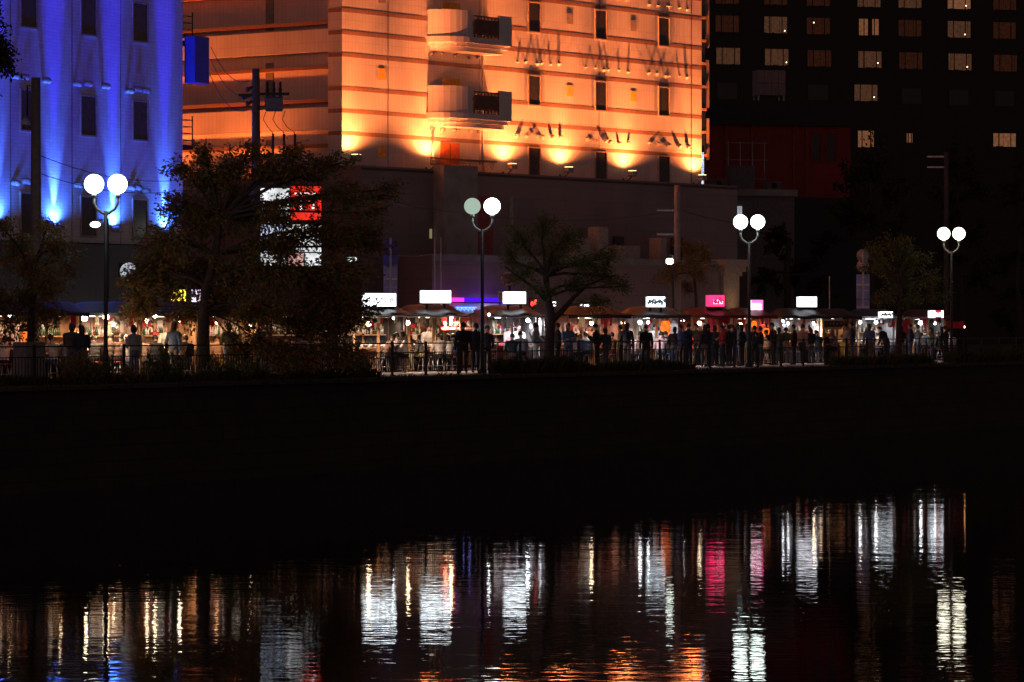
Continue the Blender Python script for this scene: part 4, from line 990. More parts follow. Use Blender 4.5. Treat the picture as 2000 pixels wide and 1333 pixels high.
banner(1035, 1048, 628, 642, 'pale blue notice sheet under the cold bulb', mat('pale_blue_sheet', (.5, .58, .68), .6), nomark, VF - .2, 'notice_sheet', 'notice')
banner(1520, 1540, 654, 664, 'pale lilac counter skirt under the bright menu sheet', mat('lilac_skirt', (.5, .5, .62), .7), nomark, VF - .45, 'counter_skirt', 'cloth')
# red neon tangle behind the ramen stall
p = AT(1042, 592, VF + 2.6); t = thing('neon_sign', 'red neon sign behind the plain white lightbox', 'neon sign', p, RB)
b = MB(); b.box((0, .05, 0), (.5, .06, .42), 0, 0, .02); b.build('backing', m_black, t)
for i in range(3):
    b = MB(); cx = -.15 + .15 * i; b.tube([(cx + .07 * math.cos(a), -.02, .08 * math.sin(a) + .04 * (i - 1)) for a in [k * .6 for k in range(9)]], .016, 6); b.build('tube', glow('neon_red', (1, .05, .03), 5), t)
b = MB(); b.box((0, .05, -.6), (.05, .05, .8)); b.build('leg', m_black, t)
# yellow and pink shop signs far back between the leaves, and the round sign
for px, py, w_, h, c, st_, lab in ((349, 577, .5, .42, (1, .72, .05), 2.2, 'yellow lit shop sign seen between the leaves'), (383, 578, .3, .42, (.9, .7, 1.0), 1.8, 'pinkish white shop sign beside the yellow one'), (252, 531, .62, .52, (.85, .9, 1.0), .5, 'white round shop sign with dark marks by the base storey'), (0, 530, .5, .6, (.85, .9, 1), 1.2, 'white shop sign by the left tree'), (688, 508, .36, .2, (.8, 1, .9), 1.6, 'small white lamp sign through the edge of the big tree'), (1082, 594, .16, .16, (.85, 1, .9), 4, 'tiny white lamp box behind the forked trunk')):
    p = PD(px, py, 122.5 if px < 600 else 138); t = thing('shop_sign', lab, 'sign', p, .35, 'small shop signs behind the stalls')
    b = MB(); b.box((0, .09, 0), (w_ + .06, .1, h + .06), 0, 0, .02); b.build('case', m_black, t)
    if px == 252:
        b = MB(); b.tube([(0, .03, 0), (0, 0, 0)], w_ / 2, 20); f = b.build('face', glow('ss%d' % px, c, st_, .6, 6), t)
    else:
        b = MB(); b.bx(-w_ / 2, w_ / 2, 0, .03, -h / 2, h / 2); f = b.build('face', glow('ss%d' % px, c, st_, .4, 5), t)
    scribble(t, f, w_, h, random.Random(px), 4, m_ink, -.35, .35, 1.4, .016)
    b = MB(); b.tube([(0, .12, -h / 2), (0, .12, -p.z - .1)], .04, 6); b.build('post', m_black, t)

# ------------------------------------------------------------------ stools, crates, boards in front of the stalls
m_seatv = [mat('red_vinyl', (.35, .04, .035), .4), mat('black_vinyl', (.02, .02, .022), .4), mat('blue_vinyl', (.05, .08, .22), .4)]
m_chrome = mat('stool_chrome', (.62, .62, .64), .3, .8)
sm = [(lambda b: (b.lathe((0, 0, .5), [(.15, 0), (.165, .02), (.16, .05), (.05, .06)], 14), b.data('seat', mm))[1])(MB()) for mm in m_seatv]
legd = []
for k in range(4):
    a = math.pi / 4 + k * math.pi / 2; b = MB(); b.tube([(.1 * math.cos(a), .1 * math.sin(a), .5), (.2 * math.cos(a), .2 * math.sin(a), 0.0)], .013, 6); legd.append(b.data('leg', m_chrome))
rb_ = MB(); rb_.tube([(.155 * math.cos(a), .155 * math.sin(a), .22) for a in [k * math.pi / 8 for k in range(17)]], .01, 5); ringd = rb_.data('foot_ring', m_chrome)
scol = ('red', 'black', 'blue')
def stool(s, v, ci, who, at=None):
    t = thing('round_stool', '%s round stool %s' % (scol[ci], who), 'stool', at or W(s, v), RB + random.uniform(0, 1.5), 'stools around the stalls')
    link('seat', sm[ci], t); link('foot_ring', ringd, t)
    for l_ in legd: link('leg', l_, t)

def in_front(px, gap):
    """the point on the picture column px that lies gap metres before the nearest stall's counter"""
    q = min(zip(SPX, STALLS), key=lambda a: abs(a[0][0] - px))[1][0]; c = q.location; k = (px - 1000) / FPX; D = c.y
    for _ in range(6): D = c.y + (k * D - c.x) * math.tan(SR) - gap
    return Vector((k * D, D, 0))
# ------------------------------------------------------------------ people: one continuous remeshed body per pose, hair as a child
m_skin = mat('skin', (.50, .30, .21), .55, var=.1); m_eye = mat('eye', (.02, .015, .012), .3, var=0); m_lip = mat('lip', (.35, .12, .10), .5, var=0)
def cloth(name, c): return mat('cloth_' + name, c, .85, var=.22, scale=9, bump=.25, bscale=30)
TOPS = {'black': (.014, .014, .016), 'navy': (.02, .028, .06), 'charcoal': (.05, .05, .055), 'grey': (.22, .22, .24), 'white': (.68, .66, .64), 'cream': (.55, .48, .40), 'beige': (.38, .28, .2), 'blue': (.06, .12, .34), 'denim': (.10, .16, .27), 'red': (.42, .03, .04), 'olive': (.10, .11, .05), 'brown': (.12, .07, .05), 'pink': (.55, .32, .33), 'pale grey': (.48, .46, .48)}
LEGS = {'black': (.015, .015, .018), 'denim': (.07, .10, .18), 'grey': (.12, .12, .13), 'khaki': (.25, .20, .13), 'pale': (.5, .47, .44)}
def capsule(b, p0, p1, r0, r1, n=9):
    p0, p1 = Vector(p0), Vector(p1); d = (p1 - p0); L = d.length; d = d / L if L > 1e-6 else Vector((0, 0, 1))
    pts = [p0 - d * r0 * .98, p0 - d * r0 * .8, p0 - d * r0 * .4, p0, p1, p1 + d * r1 * .4, p1 + d * r1 * .8, p1 + d * r1 * .98]
    rs = [r0 * .2, r0 * .6, r0 * .917, r0, r1, r1 * .917, r1 * .6, r1 * .2]
    b.tube(pts, rs, n)
def lerp3(a, c, t): return Vector(a).lerp(Vector(c), t)
def make_body(key, lean=0.0, seat=False, arms=None, legs=None, head=(0, 0), twist=0.0, skirt=False):
    """forward is +y; the feet (or the stool foot) stand on z=0. arms/legs: wrist and ankle targets per side"""
    b = MB(); bones = []                                              # bones: (p0, p1, r, region) 0 skin 1 top 2 legs 3 shoe 4 eye 5 lip
    def cap(p0, p1, r0, r1, reg): capsule(b, p0, p1, r0, r1); bones.append((Vector(p0), Vector(p1), (r0 + r1) / 2, reg))
    def ell(c, r, reg): b.ball(c, r, 14, 10); bones.append((Vector(c), Vector(c), sum(r) / 3 if reg < 4 else .02, reg))
    hipz = .60 if seat else .92
    P = Vector((0, 0, hipz)); cl, sl = math.cos(lean), math.sin(lean)
    def T(x, y, h): return P + Vector((x, y * cl + h * sl, h * cl - y * sl))
    ell(T(0, 0, .0), (.165, .125, .13), 2); ell(T(0, 0, .1), (.175, .138, .14), 1)
    ell(T(0, .0, .24), (.178, .135, .18), 1); ell(T(0, .005, .38), (.2, .138, .18), 1)
    cap(T(-.15, -.01, .46), T(.15, -.01, .46), .078, .078, 1); cap(T(0, -.005, .46), T(0, .0, .54), .075, .06, 1)
    cap(T(0, .0, .52), T(0, .015, .60), .052, .05, 0)
    hp, ht = head; hc = T(0, .03, .70); fwd = Vector((math.sin(ht) * math.cos(lean * .5 + hp), math.cos(ht) * math.cos(lean * .5 + hp), -math.sin(lean * .5 + hp))); up = Vector((0, -fwd.z, 0)) + Vector((0, 0, math.cos(lean * .5 + hp))); up = (up - fwd * up.dot(fwd)).normalized(); side = fwd.cross(up)
    def Hd(x, y, z): return hc + side * x + fwd * y + up * z
    ell(hc, (.082, .097, .113), 0); cap(Hd(0, .02, -.05), Hd(0, .05, -.085), .055, .04, 0)
    cap(Hd(0, .085, .01), Hd(0, .108, -.02), .012, .016, 0)
    for s_ in (-1, 1):
        ell(Hd(.08 * s_, -.005, -.005), (.016, .02, .03), 0); ell(Hd(.032 * s_, .083, .018), (.014, .012, .011), 4)
    ell(Hd(0, .088, -.055), (.024, .01, .009), 5)
    arms = arms or [((-.27, .02, .12), (-.27, .06, -.12)), ((.27, .02, .12), (.27, .06, -.12))]
    for s_, (el, wr) in zip((-1, 1), arms):
        sh = T(.205 * s_, -.01, .45); e = T(*el); w_ = T(*wr)
        cap(sh, e, .07, .056, 1); cap(e, lerp3(e, w_, .88), .057, .043, 1); cap(lerp3(e, w_, .86), w_, .031, .027, 0)
        d = (w_ - e).normalized(); sd = d.cross(Vector((0, 0, 1))); sd = sd.normalized() if sd.length > .2 else Vector((1, 0, 0)); nn = d.cross(sd)
        pl = w_ + d * .055; cap(w_, pl, .03, .034, 0); 
        for q, (o, L) in enumerate(((-.03, .062), (-.010, .075), (.010, .07), (.03, .055))):
            f0 = pl + sd * o + d * .015; f1 = f0 + d * L * .55 - nn * .008; f2 = f1 + d * L * .35 - nn * .026
            cap(f0, f1, .0105, .0095, 0); cap(f1, f2, .0095, .0085, 0)
        th = w_ + d * .02 + sd * (-.034 * s_); cap(th, th + d * .04 + sd * (-.024 * s_), .013, .0105, 0)
    if seat:
        legs = legs or [((-.11, .40, .02), (-.12, .34, -.5)), ((.11, .40, .02), (.12, .38, -.5))]
    else:
        legs = legs or [((-.095, .02, -.44), (-.1, -.01, -.84)), ((.095, .01, -.44), (.1, -.01, -.84))]
    for s_, (kn, an) in zip((-1, 1), legs):
        hj = P + Vector((.088 * s_, 0, -.02)); k = P + Vector(kn); a = P + Vector(an); a.z = max(a.z, .075)
        cap(hj, k, .092, .062, 2); cap(k, lerp3(k, a, .4), .06, .058, 2); cap(lerp3(k, a, .4), a, .058, .042, 2)
        cap(a + Vector((0, -.03, -.03)), a + Vector((.015 * s_, .15, -.04)), .036, .034, 3)
    if skirt: cap(P, P + Vector((0, .02, -.35)), .17, .22, 2)
    me = b.data(key, m_skin); o = bpy.data.objects.new(key, me); COL.objects.link(o)
    rm = o.modifiers.new('r', 'REMESH'); rm.mode = 'VOXEL'; rm.voxel_size = .0135; rm.use_smooth_shade = True
    smo = o.modifiers.new('s', 'SMOOTH'); smo.factor = .5; smo.iterations = 3
    dg = bpy.context.evaluated_depsgraph_get(); dg.update()
    out = bpy.data.meshes.new_from_object(o.evaluated_get(dg)); out.name = key
    bpy.data.objects.remove(o)
    out.materials.clear()
    for m_ in (m_skin, cloth('t', (.1, .1, .1)), cloth('l', (.05, .05, .05)), mat('shoe', (.03, .03, .03), .5), m_eye, m_lip): out.materials.append(m_)
    import numpy as np
    nf = len(out.polygons); cen = np.zeros(nf * 3); out.polygons.foreach_get('center', cen); cen = cen.reshape(-1, 3)
    best = np.full(nf, 1e9); reg = np.zeros(nf, int)
    for p0, p1, r, rg in bones:
        a = np.array(p0); d = np.array(p1 - p0); L2 = max(d @ d, 1e-9)
        t_ = np.clip((cen - a) @ d / L2, 0, 1); dist = np.linalg.norm(cen - (a + t_[:, None] * d), axis=1) - r
        if rg == 2 or rg == 1: dist = dist - .004
        m2 = dist < best; best[m2] = dist[m2]; reg[m2] = rg
    out.polygons.foreach_set('material_index', reg.astype(np.int32)); out.update()
    return out, (hc.copy(), fwd.copy(), up.copy(), side.copy())
HAIRM = {'black': mat('black_hair', (.012, .010, .009), .5, var=.3, scale=40, bump=.5, bscale=90), 'brown': mat('brown_hair', (.06, .03, .015), .5, var=.3, scale=40, bump=.5, bscale=90), 'grey': mat('grey_hair', (.35, .34, .33), .6, var=.2, scale=40), 'white_cap': mat('white_cap', (.65, .64, .62), .8), 'black_cap': mat('black_cap', (.03, .03, .03), .8)}
def hair_mesh(kind, fr):
    hc, fwd, up, side = fr; b = MB(); n, m = 18, 12; vs = []; fs = []
    rnd = random.Random(len(kind))
    for i in range(m + 1):
        ph = -math.pi / 2 + math.pi * i / m
        for k in range(n):
            th = 2 * math.pi * k / n; x, y, z = math.cos(ph) * math.cos(th), math.cos(ph) * math.sin(th), math.sin(ph)
            r = 1.0 + rnd.uniform(-.02, .03)
            face = y > .28 and z < .42
            low = z < (-.45 if kind != 'long' else -2) and kind != 'bob'
            if kind in ('cap',): low = z < .05; face = False
            if face or low: r *= .82
            p = Vector((x * .098, y * .111 - .006, z * .129 + .012)) * r
            if kind == 'long' and y < .2 and z < -.1: p.z -= (-.1 - z) * .22; p.y -= .015; p.x *= 1.05
            if kind == 'bob' and y < .25 and z < -.2: p.z -= (-.2 - z) * .06; p.x *= 1.08
            vs.append(hc + side * p.x + fwd * p.y + up * p.z)
    for i in range(m):
        for k in range(n):
            k2 = (k + 1) % n; fs.append((i * n + k, i * n + k2, (i + 1) * n + k2, (i + 1) * n + k))
    b.add(vs, fs, 0, True)
    if kind == 'cap':
        b.add([hc + side * x + fwd * y + up * z for x, y, z in ((-.075, .06, .05), (.075, .06, .05), (.055, .19, .03), (-.055, .19, .03), (-.075, .06, .04), (.075, .06, .04), (.055, .19, .02), (-.055, .19, .02))], [(0, 1, 2, 3), (7, 6, 5, 4), (0, 4, 5, 1), (1, 5, 6, 2), (2, 6, 7, 3), (3, 7, 4, 0)])
    return b
A_ = {'down': None,
      'counter': [((-.27, .17, .2), (-.14, .38, .22)), ((.27, .17, .2), (.15, .38, .24))],
      'eat': [((-.28, .15, .18), (-.12, .36, .22)), ((.27, .2, .26), (.05, .27, .50))],
      'phone': [((-.25, .08, .14), (-.08, .30, .34)), ((.25, .08, .14), (.06, .30, .36))],
      'pocket': [((-.30, -.06, .16), (-.20, .06, -.04)), ((.30, -.06, .16), (.20, .06, -.04))],
      'cook': [((-.26, .12, .14), (-.16, .40, .10)), ((.26, .12, .14), (.12, .42, .14))],
      'bag': [((-.26, .03, .14), (-.2, .16, .36)), ((.27, .02, .12), (.27, .05, -.12))],
      'cross': [((-.24, .1, .18), (.06, .2, .22)), ((.24, .1, .2), (-.06, .22, .26))],
      'swing': [((-.23, .06, .14), (-.22, .16, -.09)), ((.23, -.09, .14), (.23, -.08, -.11))]}
POSES = {}
for key, kw_ in (('sit_counter', dict(seat=True, lean=.22, arms=A_['counter'], head=(.15, 0))), ('sit_eat', dict(seat=True, lean=.38, arms=A_['eat'], head=(.3, .1))), ('sit_turned', dict(seat=True, lean=.1, arms=A_['counter'], head=(0, .9))),
                 ('sit_back', dict(seat=True, lean=.12, arms=A_['phone'], head=(.2, -.5))), ('stand', dict()), ('stand_pocket', dict(arms=A_['pocket'], head=(.1, .3))), ('stand_phone', dict(arms=A_['phone'], head=(.45, 0), lean=.05)),
                 ('stand_cross', dict(arms=A_['cross'], head=(.0, -.5))), ('stand_bag', dict(arms=A_['bag'], head=(.05, .6))), ('cook', dict(arms=A_['cook'], lean=.22, head=(.4, 0))), ('bend', dict(arms=A_['cook'], lean=.6, head=(.2, 0))),
                 ('walk', dict(arms=A_['swing'], lean=.06, legs=[((-.09, .16, -.42), (-.09, .22, -.84)), ((.09, -.02, -.44), (.09, -.26, -.80))]))):
    POSES[key] = make_body('body_' + key, **kw_)
HMESH = {}
SEEN_P = {}
def person(s, v, rz, pose, top, legc, hair, label, z=0.0, sc=1.0, hk='short', at=None):
    me, fr = POSES[pose]
    o = link('person', me, None, at or W(s, v, z), RB + rz); o.scale = (sc, sc, sc)
    for i, m_ in ((1, cloth(top, TOPS[top])), (2, cloth('leg_' + legc, LEGS[legc]))):
        o.material_slots[i].link = 'OBJECT'; o.material_slots[i].material = m_
    kk = 'cap' if 'cap' in hair else hk
    hkey = (pose, kk)
    if hkey not in HMESH: HMESH[hkey] = hair_mesh(kk, fr).data('hair', HAIRM['black'])
    h = link('cap' if kk == 'cap' else 'hair', HMESH[hkey], o); h.material_slots[0].link = 'OBJECT'; h.material_slots[0].material = HAIRM[hair]
    tag(o, label, 'person', 'people at the stalls')
    return o
def sitter(px, pose, top, legc, hair, label, v=3.95, rz=None, hk='short', ci=None):
    s = SV(px, v); sc = random.uniform(.97, 1.06)
    if rz is None: rz = SR - RB + random.uniform(-.55, .55)
    at = in_front(px, .5 + (3.95 - v) * .5)
    person(s, v, rz, pose, top, legc, hair, label, .0, sc, hk, at)
    stool(s, v, random.randrange(3) if ci is None else ci, 'under the ' + ' '.join(label.replace('person in', 'guest in').split()[:11]), at)
def stander(px, v, rz, pose, top, legc, hair, label, hk='short', sc=None):
    person(SV(px, v), v, rz, pose, top, legc, hair, label, 0.0, sc or random.uniform(.94, 1.03), hk)
# seated guests, backs to the river
for a in (
 (8, 'sit_counter', 'white', 'black', 'black', 'person in white shirt seated behind the utility cabinet'),
 (28, 'sit_eat', 'navy', 'black', 'black', 'person in dark jacket seated behind the utility cabinet'),
 (104, 'sit_turned', 'cream', 'denim', 'brown', 'person in cream top seated by the red lantern'),
 (132, 'sit_counter', 'grey', 'black', 'black', 'person in grey top seated by the red lantern'),
 (186, 'sit_counter', 'charcoal', 'black', 'black', 'person in charcoal jacket seated left of the globe lamp pole'),
 (212, 'sit_eat', 'brown', 'black', 'black', 'person in brown top seated at the globe lamp pole'),
 (250, 'sit_back', 'white', 'pale', 'white_cap', 'person in white hoodie and cap seated under the slate blue roof', 3.7),
 (278, 'sit_turned', 'beige', 'khaki', 'brown', 'person in beige top with long brown hair seated', 4.0, -.8, 'long'),
 (303, 'sit_eat', 'black', 'black', 'black', 'person in black shirt hunched over the counter near the tree', 3.8),
 (366, 'sit_counter', 'charcoal', 'grey', 'brown', 'person in dark grey coat seated left of the tree trunk'),
 (425, 'sit_back', 'cream', 'denim', 'black', 'person in cream shirt looking at a phone by the tree trunk'),
 (470, 'sit_eat', 'beige', 'black', 'black', 'person in beige shirt seated behind the big tree'),
 (520, 'sit_counter', 'grey', 'black', 'black', 'person in grey shirt seated behind the big tree leaves'),
 (585, 'sit_turned', 'pink', 'black', 'brown', 'person in pink top seated in the shade of the big tree'),
 (640, 'sit_counter', 'cream', 'grey', 'black', 'person in cream jacket seated deep behind the leaves'),
 (752, 'sit_eat', 'brown', 'black', 'black', 'person in brown coat hunched at the navy roofed stall', 3.5, -2.3),
 (776, 'sit_counter', 'pale grey', 'grey', 'brown', 'person in pale grey shirt at the navy roofed stall', 3.9, -.9),
 (792, 'sit_turned', 'white', 'black', 'black', 'person in bright white shirt at the navy roofed stall', 3.7, .5),
 (826, 'sit_eat', 'charcoal', 'khaki', 'grey', 'person in charcoal jacket with grey hair at the navy roofed stall', 3.8, .4),
 (860, 'sit_counter', 'pale grey', 'black', 'brown', 'person in pale grey top at the red food banner', 3.6),
 (876, 'sit_counter', 'white', 'black', 'black', 'person in white top with long black hair at the red banner', 3.8, -.9, 'long'),
 (888, 'sit_eat', 'blue', 'black', 'black', 'person in blue shirt at the red food banner', 3.9),
 (1000, 'sit_counter', 'black', 'grey', 'black', 'person in black vest seated at the ramen stall', 3.7),
 (1019, 'sit_counter', 'grey', 'black', 'black', 'person in grey jacket seated at the ramen stall', 3.6),
 (1128, 'sit_turned', 'pale grey', 'black', 'brown', 'person in pale grey top seated by the forked tree'),
 (1145, 'sit_back', 'denim', 'black', 'black', 'person in denim jacket seated by the forked tree', 3.5),
 (1195, 'sit_counter', 'brown', 'black', 'black', 'person in brown top seated behind the branches', 3.8),
 (1235, 'sit_counter', 'pink', 'grey', 'black', 'person in pink top seated before the pale side sheet'),
 (1290, 'sit_eat', 'pink', 'grey', 'black', 'person in pink shirt seated under the orange lantern', 3.6),
 (1348, 'sit_counter', 'red', 'black', 'black', 'person in red shirt seated at the red roofed stall', 3.9),
 (1608, 'sit_back', 'charcoal', 'black', 'black', 'person in dark suit seated under the plate curtain', 3.8, -1.2),
 (1630, 'sit_turned', 'grey', 'black', 'grey', 'person in grey suit with grey hair under the plate curtain', 3.7, .9),
 (1812, 'sit_counter', 'charcoal', 'black', 'black', 'person in charcoal coat seated at the last stall', 3.6),
 (1835, 'sit_back', 'black', 'black', 'black', 'person in black coat seated at the last stall', 3.4),
 (1858, 'sit_turned', 'pale grey', 'black', 'brown', 'person in pale grey shirt seated at the last stall', 3.8, -.8)):
    sitter(*a)
# standing and passing
for a in (
 (905, .6, -1.05, 'stand', 'black', 'black', 'black', 'person in black hoodie standing by the railing near the red banner', 'short', 1.03),
 (929, 1.0, -1.3, 'stand_cross', 'black', 'black', 'black', 'person in black coat standing close to the lamp pole', 'short'),
 (951, 2.2, 2.6, 'stand_pocket', 'navy', 'black', 'black', 'person in navy coat standing right of the lamp pole', 'short'),
 (1047, 3.6, .2, 'stand_bag', 'grey', 'pale', 'black', 'person in grey jacket and pale trousers standing at the ramen stall', 'short'),
 (1090, 2.2, .4, 'stand', 'charcoal', 'black', 'brown', 'person in charcoal jacket standing beside the forked trunk', 'short'),
 (1110, 3.0, 2.4, 'stand_cross', 'denim', 'denim', 'brown', 'person in denim shirt turned towards the river by the trunk', 'bob'),
 (1166, 2.8, .2, 'stand_phone', 'black', 'black', 'black', 'person in black coat standing in front of the branches', 'short'),
 (1212, 3.4, .2, 'stand', 'olive', 'black', 'black', 'person in olive coat behind the branches', 'short'),
 (1262, 2.0, -.8, 'walk', 'black', 'black', 'black_cap', 'person in black coat and cap walking past the cold bulb', 'short'),
 (1330, 1.8, .6, 'stand', 'blue', 'black', 'black', 'person in blue jacket standing before the red roofed stall', 'short'),
 (1345, 2.4, -.4, 'stand_pocket', 'navy', 'black', 'black', 'person in navy jacket standing before the red roofed stall', 'short'),
 (1362, 2.0, 1.2, 'walk', 'brown', 'black', 'black', 'person in brown coat walking before the warm bulb', 'short'),
 (1384, 1.6, .3, 'stand_bag', 'black', 'black', 'black', 'person in black jacket under the pink sign', 'short'),
 (1396, 2.1, -.5, 'stand', 'charcoal', 'black', 'black', 'person in charcoal top under the pink sign', 'bob'),
 (1411, 1.5, .8, 'stand_cross', 'red', 'black', 'black', 'person in red jacket standing in the queue', 'short'),
 (1424, 1.4, -.2, 'stand', 'black', 'black', 'black', 'person in black coat queuing beside the red jacket', 'short'),
 (1434, 2.0, .4, 'stand_phone', 'navy', 'denim', 'brown', 'person in navy coat with a phone in the queue', 'long'),
 (1449, 1.5, .1, 'stand_pocket', 'black', 'black', 'black', 'person in black puffer queuing by the lamp pole', 'bob'),
 (1474, 1.7, -.6, 'stand', 'charcoal', 'black', 'black', 'person in charcoal coat queuing by the lamp pole', 'short'),
 (1486, 1.4, .3, 'stand_bag', 'black', 'grey', 'black', 'person in black jacket and grey trousers by the low lantern', 'short'),
 (1511, 1.6, .9, 'stand_phone', 'black', 'black', 'black', 'person in black top looking down by the low lantern', 'short'),
 (1534, 3.6, -1.2, 'bend', 'olive', 'khaki', 'black', 'person in olive jacket bending by the bright menu sheet', 'short'),
 (1551, 1.5, .3, 'stand', 'black', 'black', 'black', 'person in black coat standing tall before the white sign stall', 'short'),
 (1567, 1.4, -1.5, 'walk', 'beige', 'black', 'brown', 'person in beige jacket walking along the railing', 'short'),
 (1664, 1.6, .4, 'stand', 'navy', 'denim', 'black', 'person in navy jacket standing between the bamboo blind and railing', 'short', 1.04),
 (1652, 3.3, .7, 'stand_cross', 'cream', 'black', 'black', 'person in cream jacket half hidden at the bamboo blind', 'short'),
 (1732, 3.1, -.3, 'bend', 'black', 'black', 'black', 'person in black coat stooping by the slim tree', 'short'),
 (1779, 2.6, .2, 'stand_pocket', 'navy', 'denim', 'black', 'person in navy top and jeans beside the long red drape', 'short'),
 (1793, 2.9, .5, 'stand', 'grey', 'denim', 'brown', 'person in grey top beside the bright star bulb', 'short'),
 (1848, 2.2, .1, 'stand_phone', 'black', 'black', 'black', 'person in black jacket near the last globe lamp', 'short')):
    stander(*a)
rp = random.Random(77)
extra = [(60, 'the left hand tree'), (140, 'the red lantern'), (160, 'the red lantern'), (232, 'the pendant lamp'), (262, 'the pendant lamp'), (340, 'the big trunk'), (352, 'the big trunk'), (448, 'the yellow crates'), (505, 'the big tree'), (1306, 'the orange lantern'), (1318, 'the orange lantern'), (1376, 'the pink sign'), (1404, 'the pink sign'), (1441, 'the red curtain'), (1461, 'the red curtain'), (1497, 'the low lantern'), (1522, 'the bright menu sheet'), (1584, 'the lettered counter front'), (1600, 'the lettered counter front'), (1183, 'the bare branches'), (1225, 'the pale side sheet'), (1249, 'the cold bulb'), (1072, 'the forked trunk'), (1698, 'the white lit stall'), (1716, 'the white lit stall'), (1820, 'the red striped sign'), (1760, 'the slim tree trunk')]
for i, (px, by) in enumerate(extra):
    top = ('black', 'charcoal', 'navy', 'brown', 'grey', 'denim', 'beige', 'olive', 'black')[i % 9]
    if i % 3 == 0:
        sitter(px, ('sit_counter', 'sit_eat', 'sit_turned')[(i // 3) % 3], top, 'black', 'black', 'person in %s seated among others near %s' % (top, by), rp.uniform(3.3, 3.9))
    else:
        stander(px, rp.uniform(1.6, 3.0), rp.uniform(-1.8, .6), ('stand_pocket', 'stand_cross', 'stand_phone', 'stand', 'stand_bag')[i % 5], top, ('black', 'denim', 'grey')[i % 3], ('black', 'brown')[i % 2], 'person in %s standing among others near %s' % (top, by), ('short', 'bob', 'long')[i % 3], rp.uniform(.9, 1.04))
# cooks inside the stalls, facing the guests
for px, v, top, lab in ((150, 5.5, 'white', 'cook in white behind the counter by the red lantern'), (326, 5.5, 'cream', 'cook in cream top behind the counter near the tree'), (835, 5.6, 'white', 'cook in white under the navy roof'), (992, 5.5, 'pink', 'cook in pink top behind the ramen counter'), (1012, 5.7, 'white', 'cook in white behind the ramen counter'),
                        (1150, 5.6, 'beige', 'cook in beige at the warm stall'), (1276, 5.6, 'white', 'cook in white at the lantern stall'), (1580, 5.5, 'red', 'cook in red top at the plate curtain stall'), (1462, 5.5, 'red', 'cook in red shirt behind the red curtain'), (1700, 5.6, 'white', 'cook in white at the white lit stall')):
    person(0, 0, SR - RB + math.pi + random.uniform(-.4, .4), 'cook', top, 'black', 'black', lab, 0, 1.0, 'short', in_front(px, -1.75 if px != 1012 else -1.6))
# spare stools, crates and menu boards by the stalls
for px, v, ci, w_ in ((735, 3.7, 1, 'standing empty at the end of the navy roofed stall'), (845, 3.5, 1, 'standing empty between the navy and black roofed stalls'), (1175, 3.3, 0, 'standing empty in front of the branches'), (1320, 3.2, 1, 'standing empty by the orange lantern stall'), (1590, 3.2, 2, 'standing empty at the lettered counter front'), (1500, 3.1, 1, 'standing empty under the low orange lantern')):
    stool(SV(px, v), v, ci, w_)
def crate(px, v, n, c, lab):
    for k in range(n):
        t = thing('bottle_crate', '%s, %s' % (lab, ('bottom of the stack', 'second from the bottom', 'third from the bottom', 'topmost')[k if k < n - 1 else 3]), 'crate', W(SV(px, v), v, .31 * k), RB + random.uniform(-.05, .05), 'bottle crates stacked by the stalls')
        b = MB(); b.bx(-.24, .24, -.18, -.165, 0, .3); b.bx(-.24, .24, .165, .18, 0, .3); b.bx(-.24, -.225, -.164, .164, 0, .3); b.bx(.225, .24, -.164, .164, 0, .3); b.bx(-.224, .224, -.164, .164, .005, .02); b.build('shell', mat('crate_' + c, {'yellow': (.6, .36, .03), 'red': (.5, .04, .03), 'white': (.6, .6, .6)}[c], .5), t)
        for sg in (-.11, .0, .11):
            h = MB(); h.bx(sg * 1.6 - .05, sg * 1.6 + .05, -.186, -.181, .08, .22); h.build('hand_hole', m_black, t)
crate(1652, 3.0, 3, 'yellow', 'yellow bottle crate by the bamboo blind')
crate(968, 3.2, 3, 'red', 'red bottle crate beside the lamp pole')
crate(445, 3.4, 2, 'yellow', 'yellow bottle crate behind the big tree')
p = W(SV(962, 2.9), 2.9); t = thing('menu_stand', 'white framed menu stand with rows of food photos beside the red crates', 'menu board', p, RB)
b = MB(); b.bx(-.34, .34, 0, .04, .1, 1.0); b.build('frame', m_white, t)
for j in range(5):
    for i in range(3):
        b = MB(); b.bx(-.3 + i * .2, -.13 + i * .2, -.012, -.002, .16 + j * .165, .29 + j * .165); b.build('photo', mat('food_print_%d' % ((i + j) % 3), ((.5, .1, .05), (.6, .35, .15), (.2, .1, .06))[(i + j) % 3], .5, var=.5, scale=12), t)
for x in (-.3, .3): b = MB(); b.bx(x - .02, x + .02, .045, .3, 0, .04); b.build('foot', m_steel, t)
p = W(SV(1550, 3.5), 3.5); t = thing('cool_box', 'pale blue grey cool box on the ground by the white sign stall', 'cool box', p, RB)
b = MB(); b.box((0, 0, .25), (.8, .45, .46), 0, 0, .03); b.build('body', mat('cool_body', (.5, .52, .6), .5), t); b = MB(); b.box((0, 0, .52), (.84, .49, .07), 0, 0, .02); b.build('lid', m_white, t)
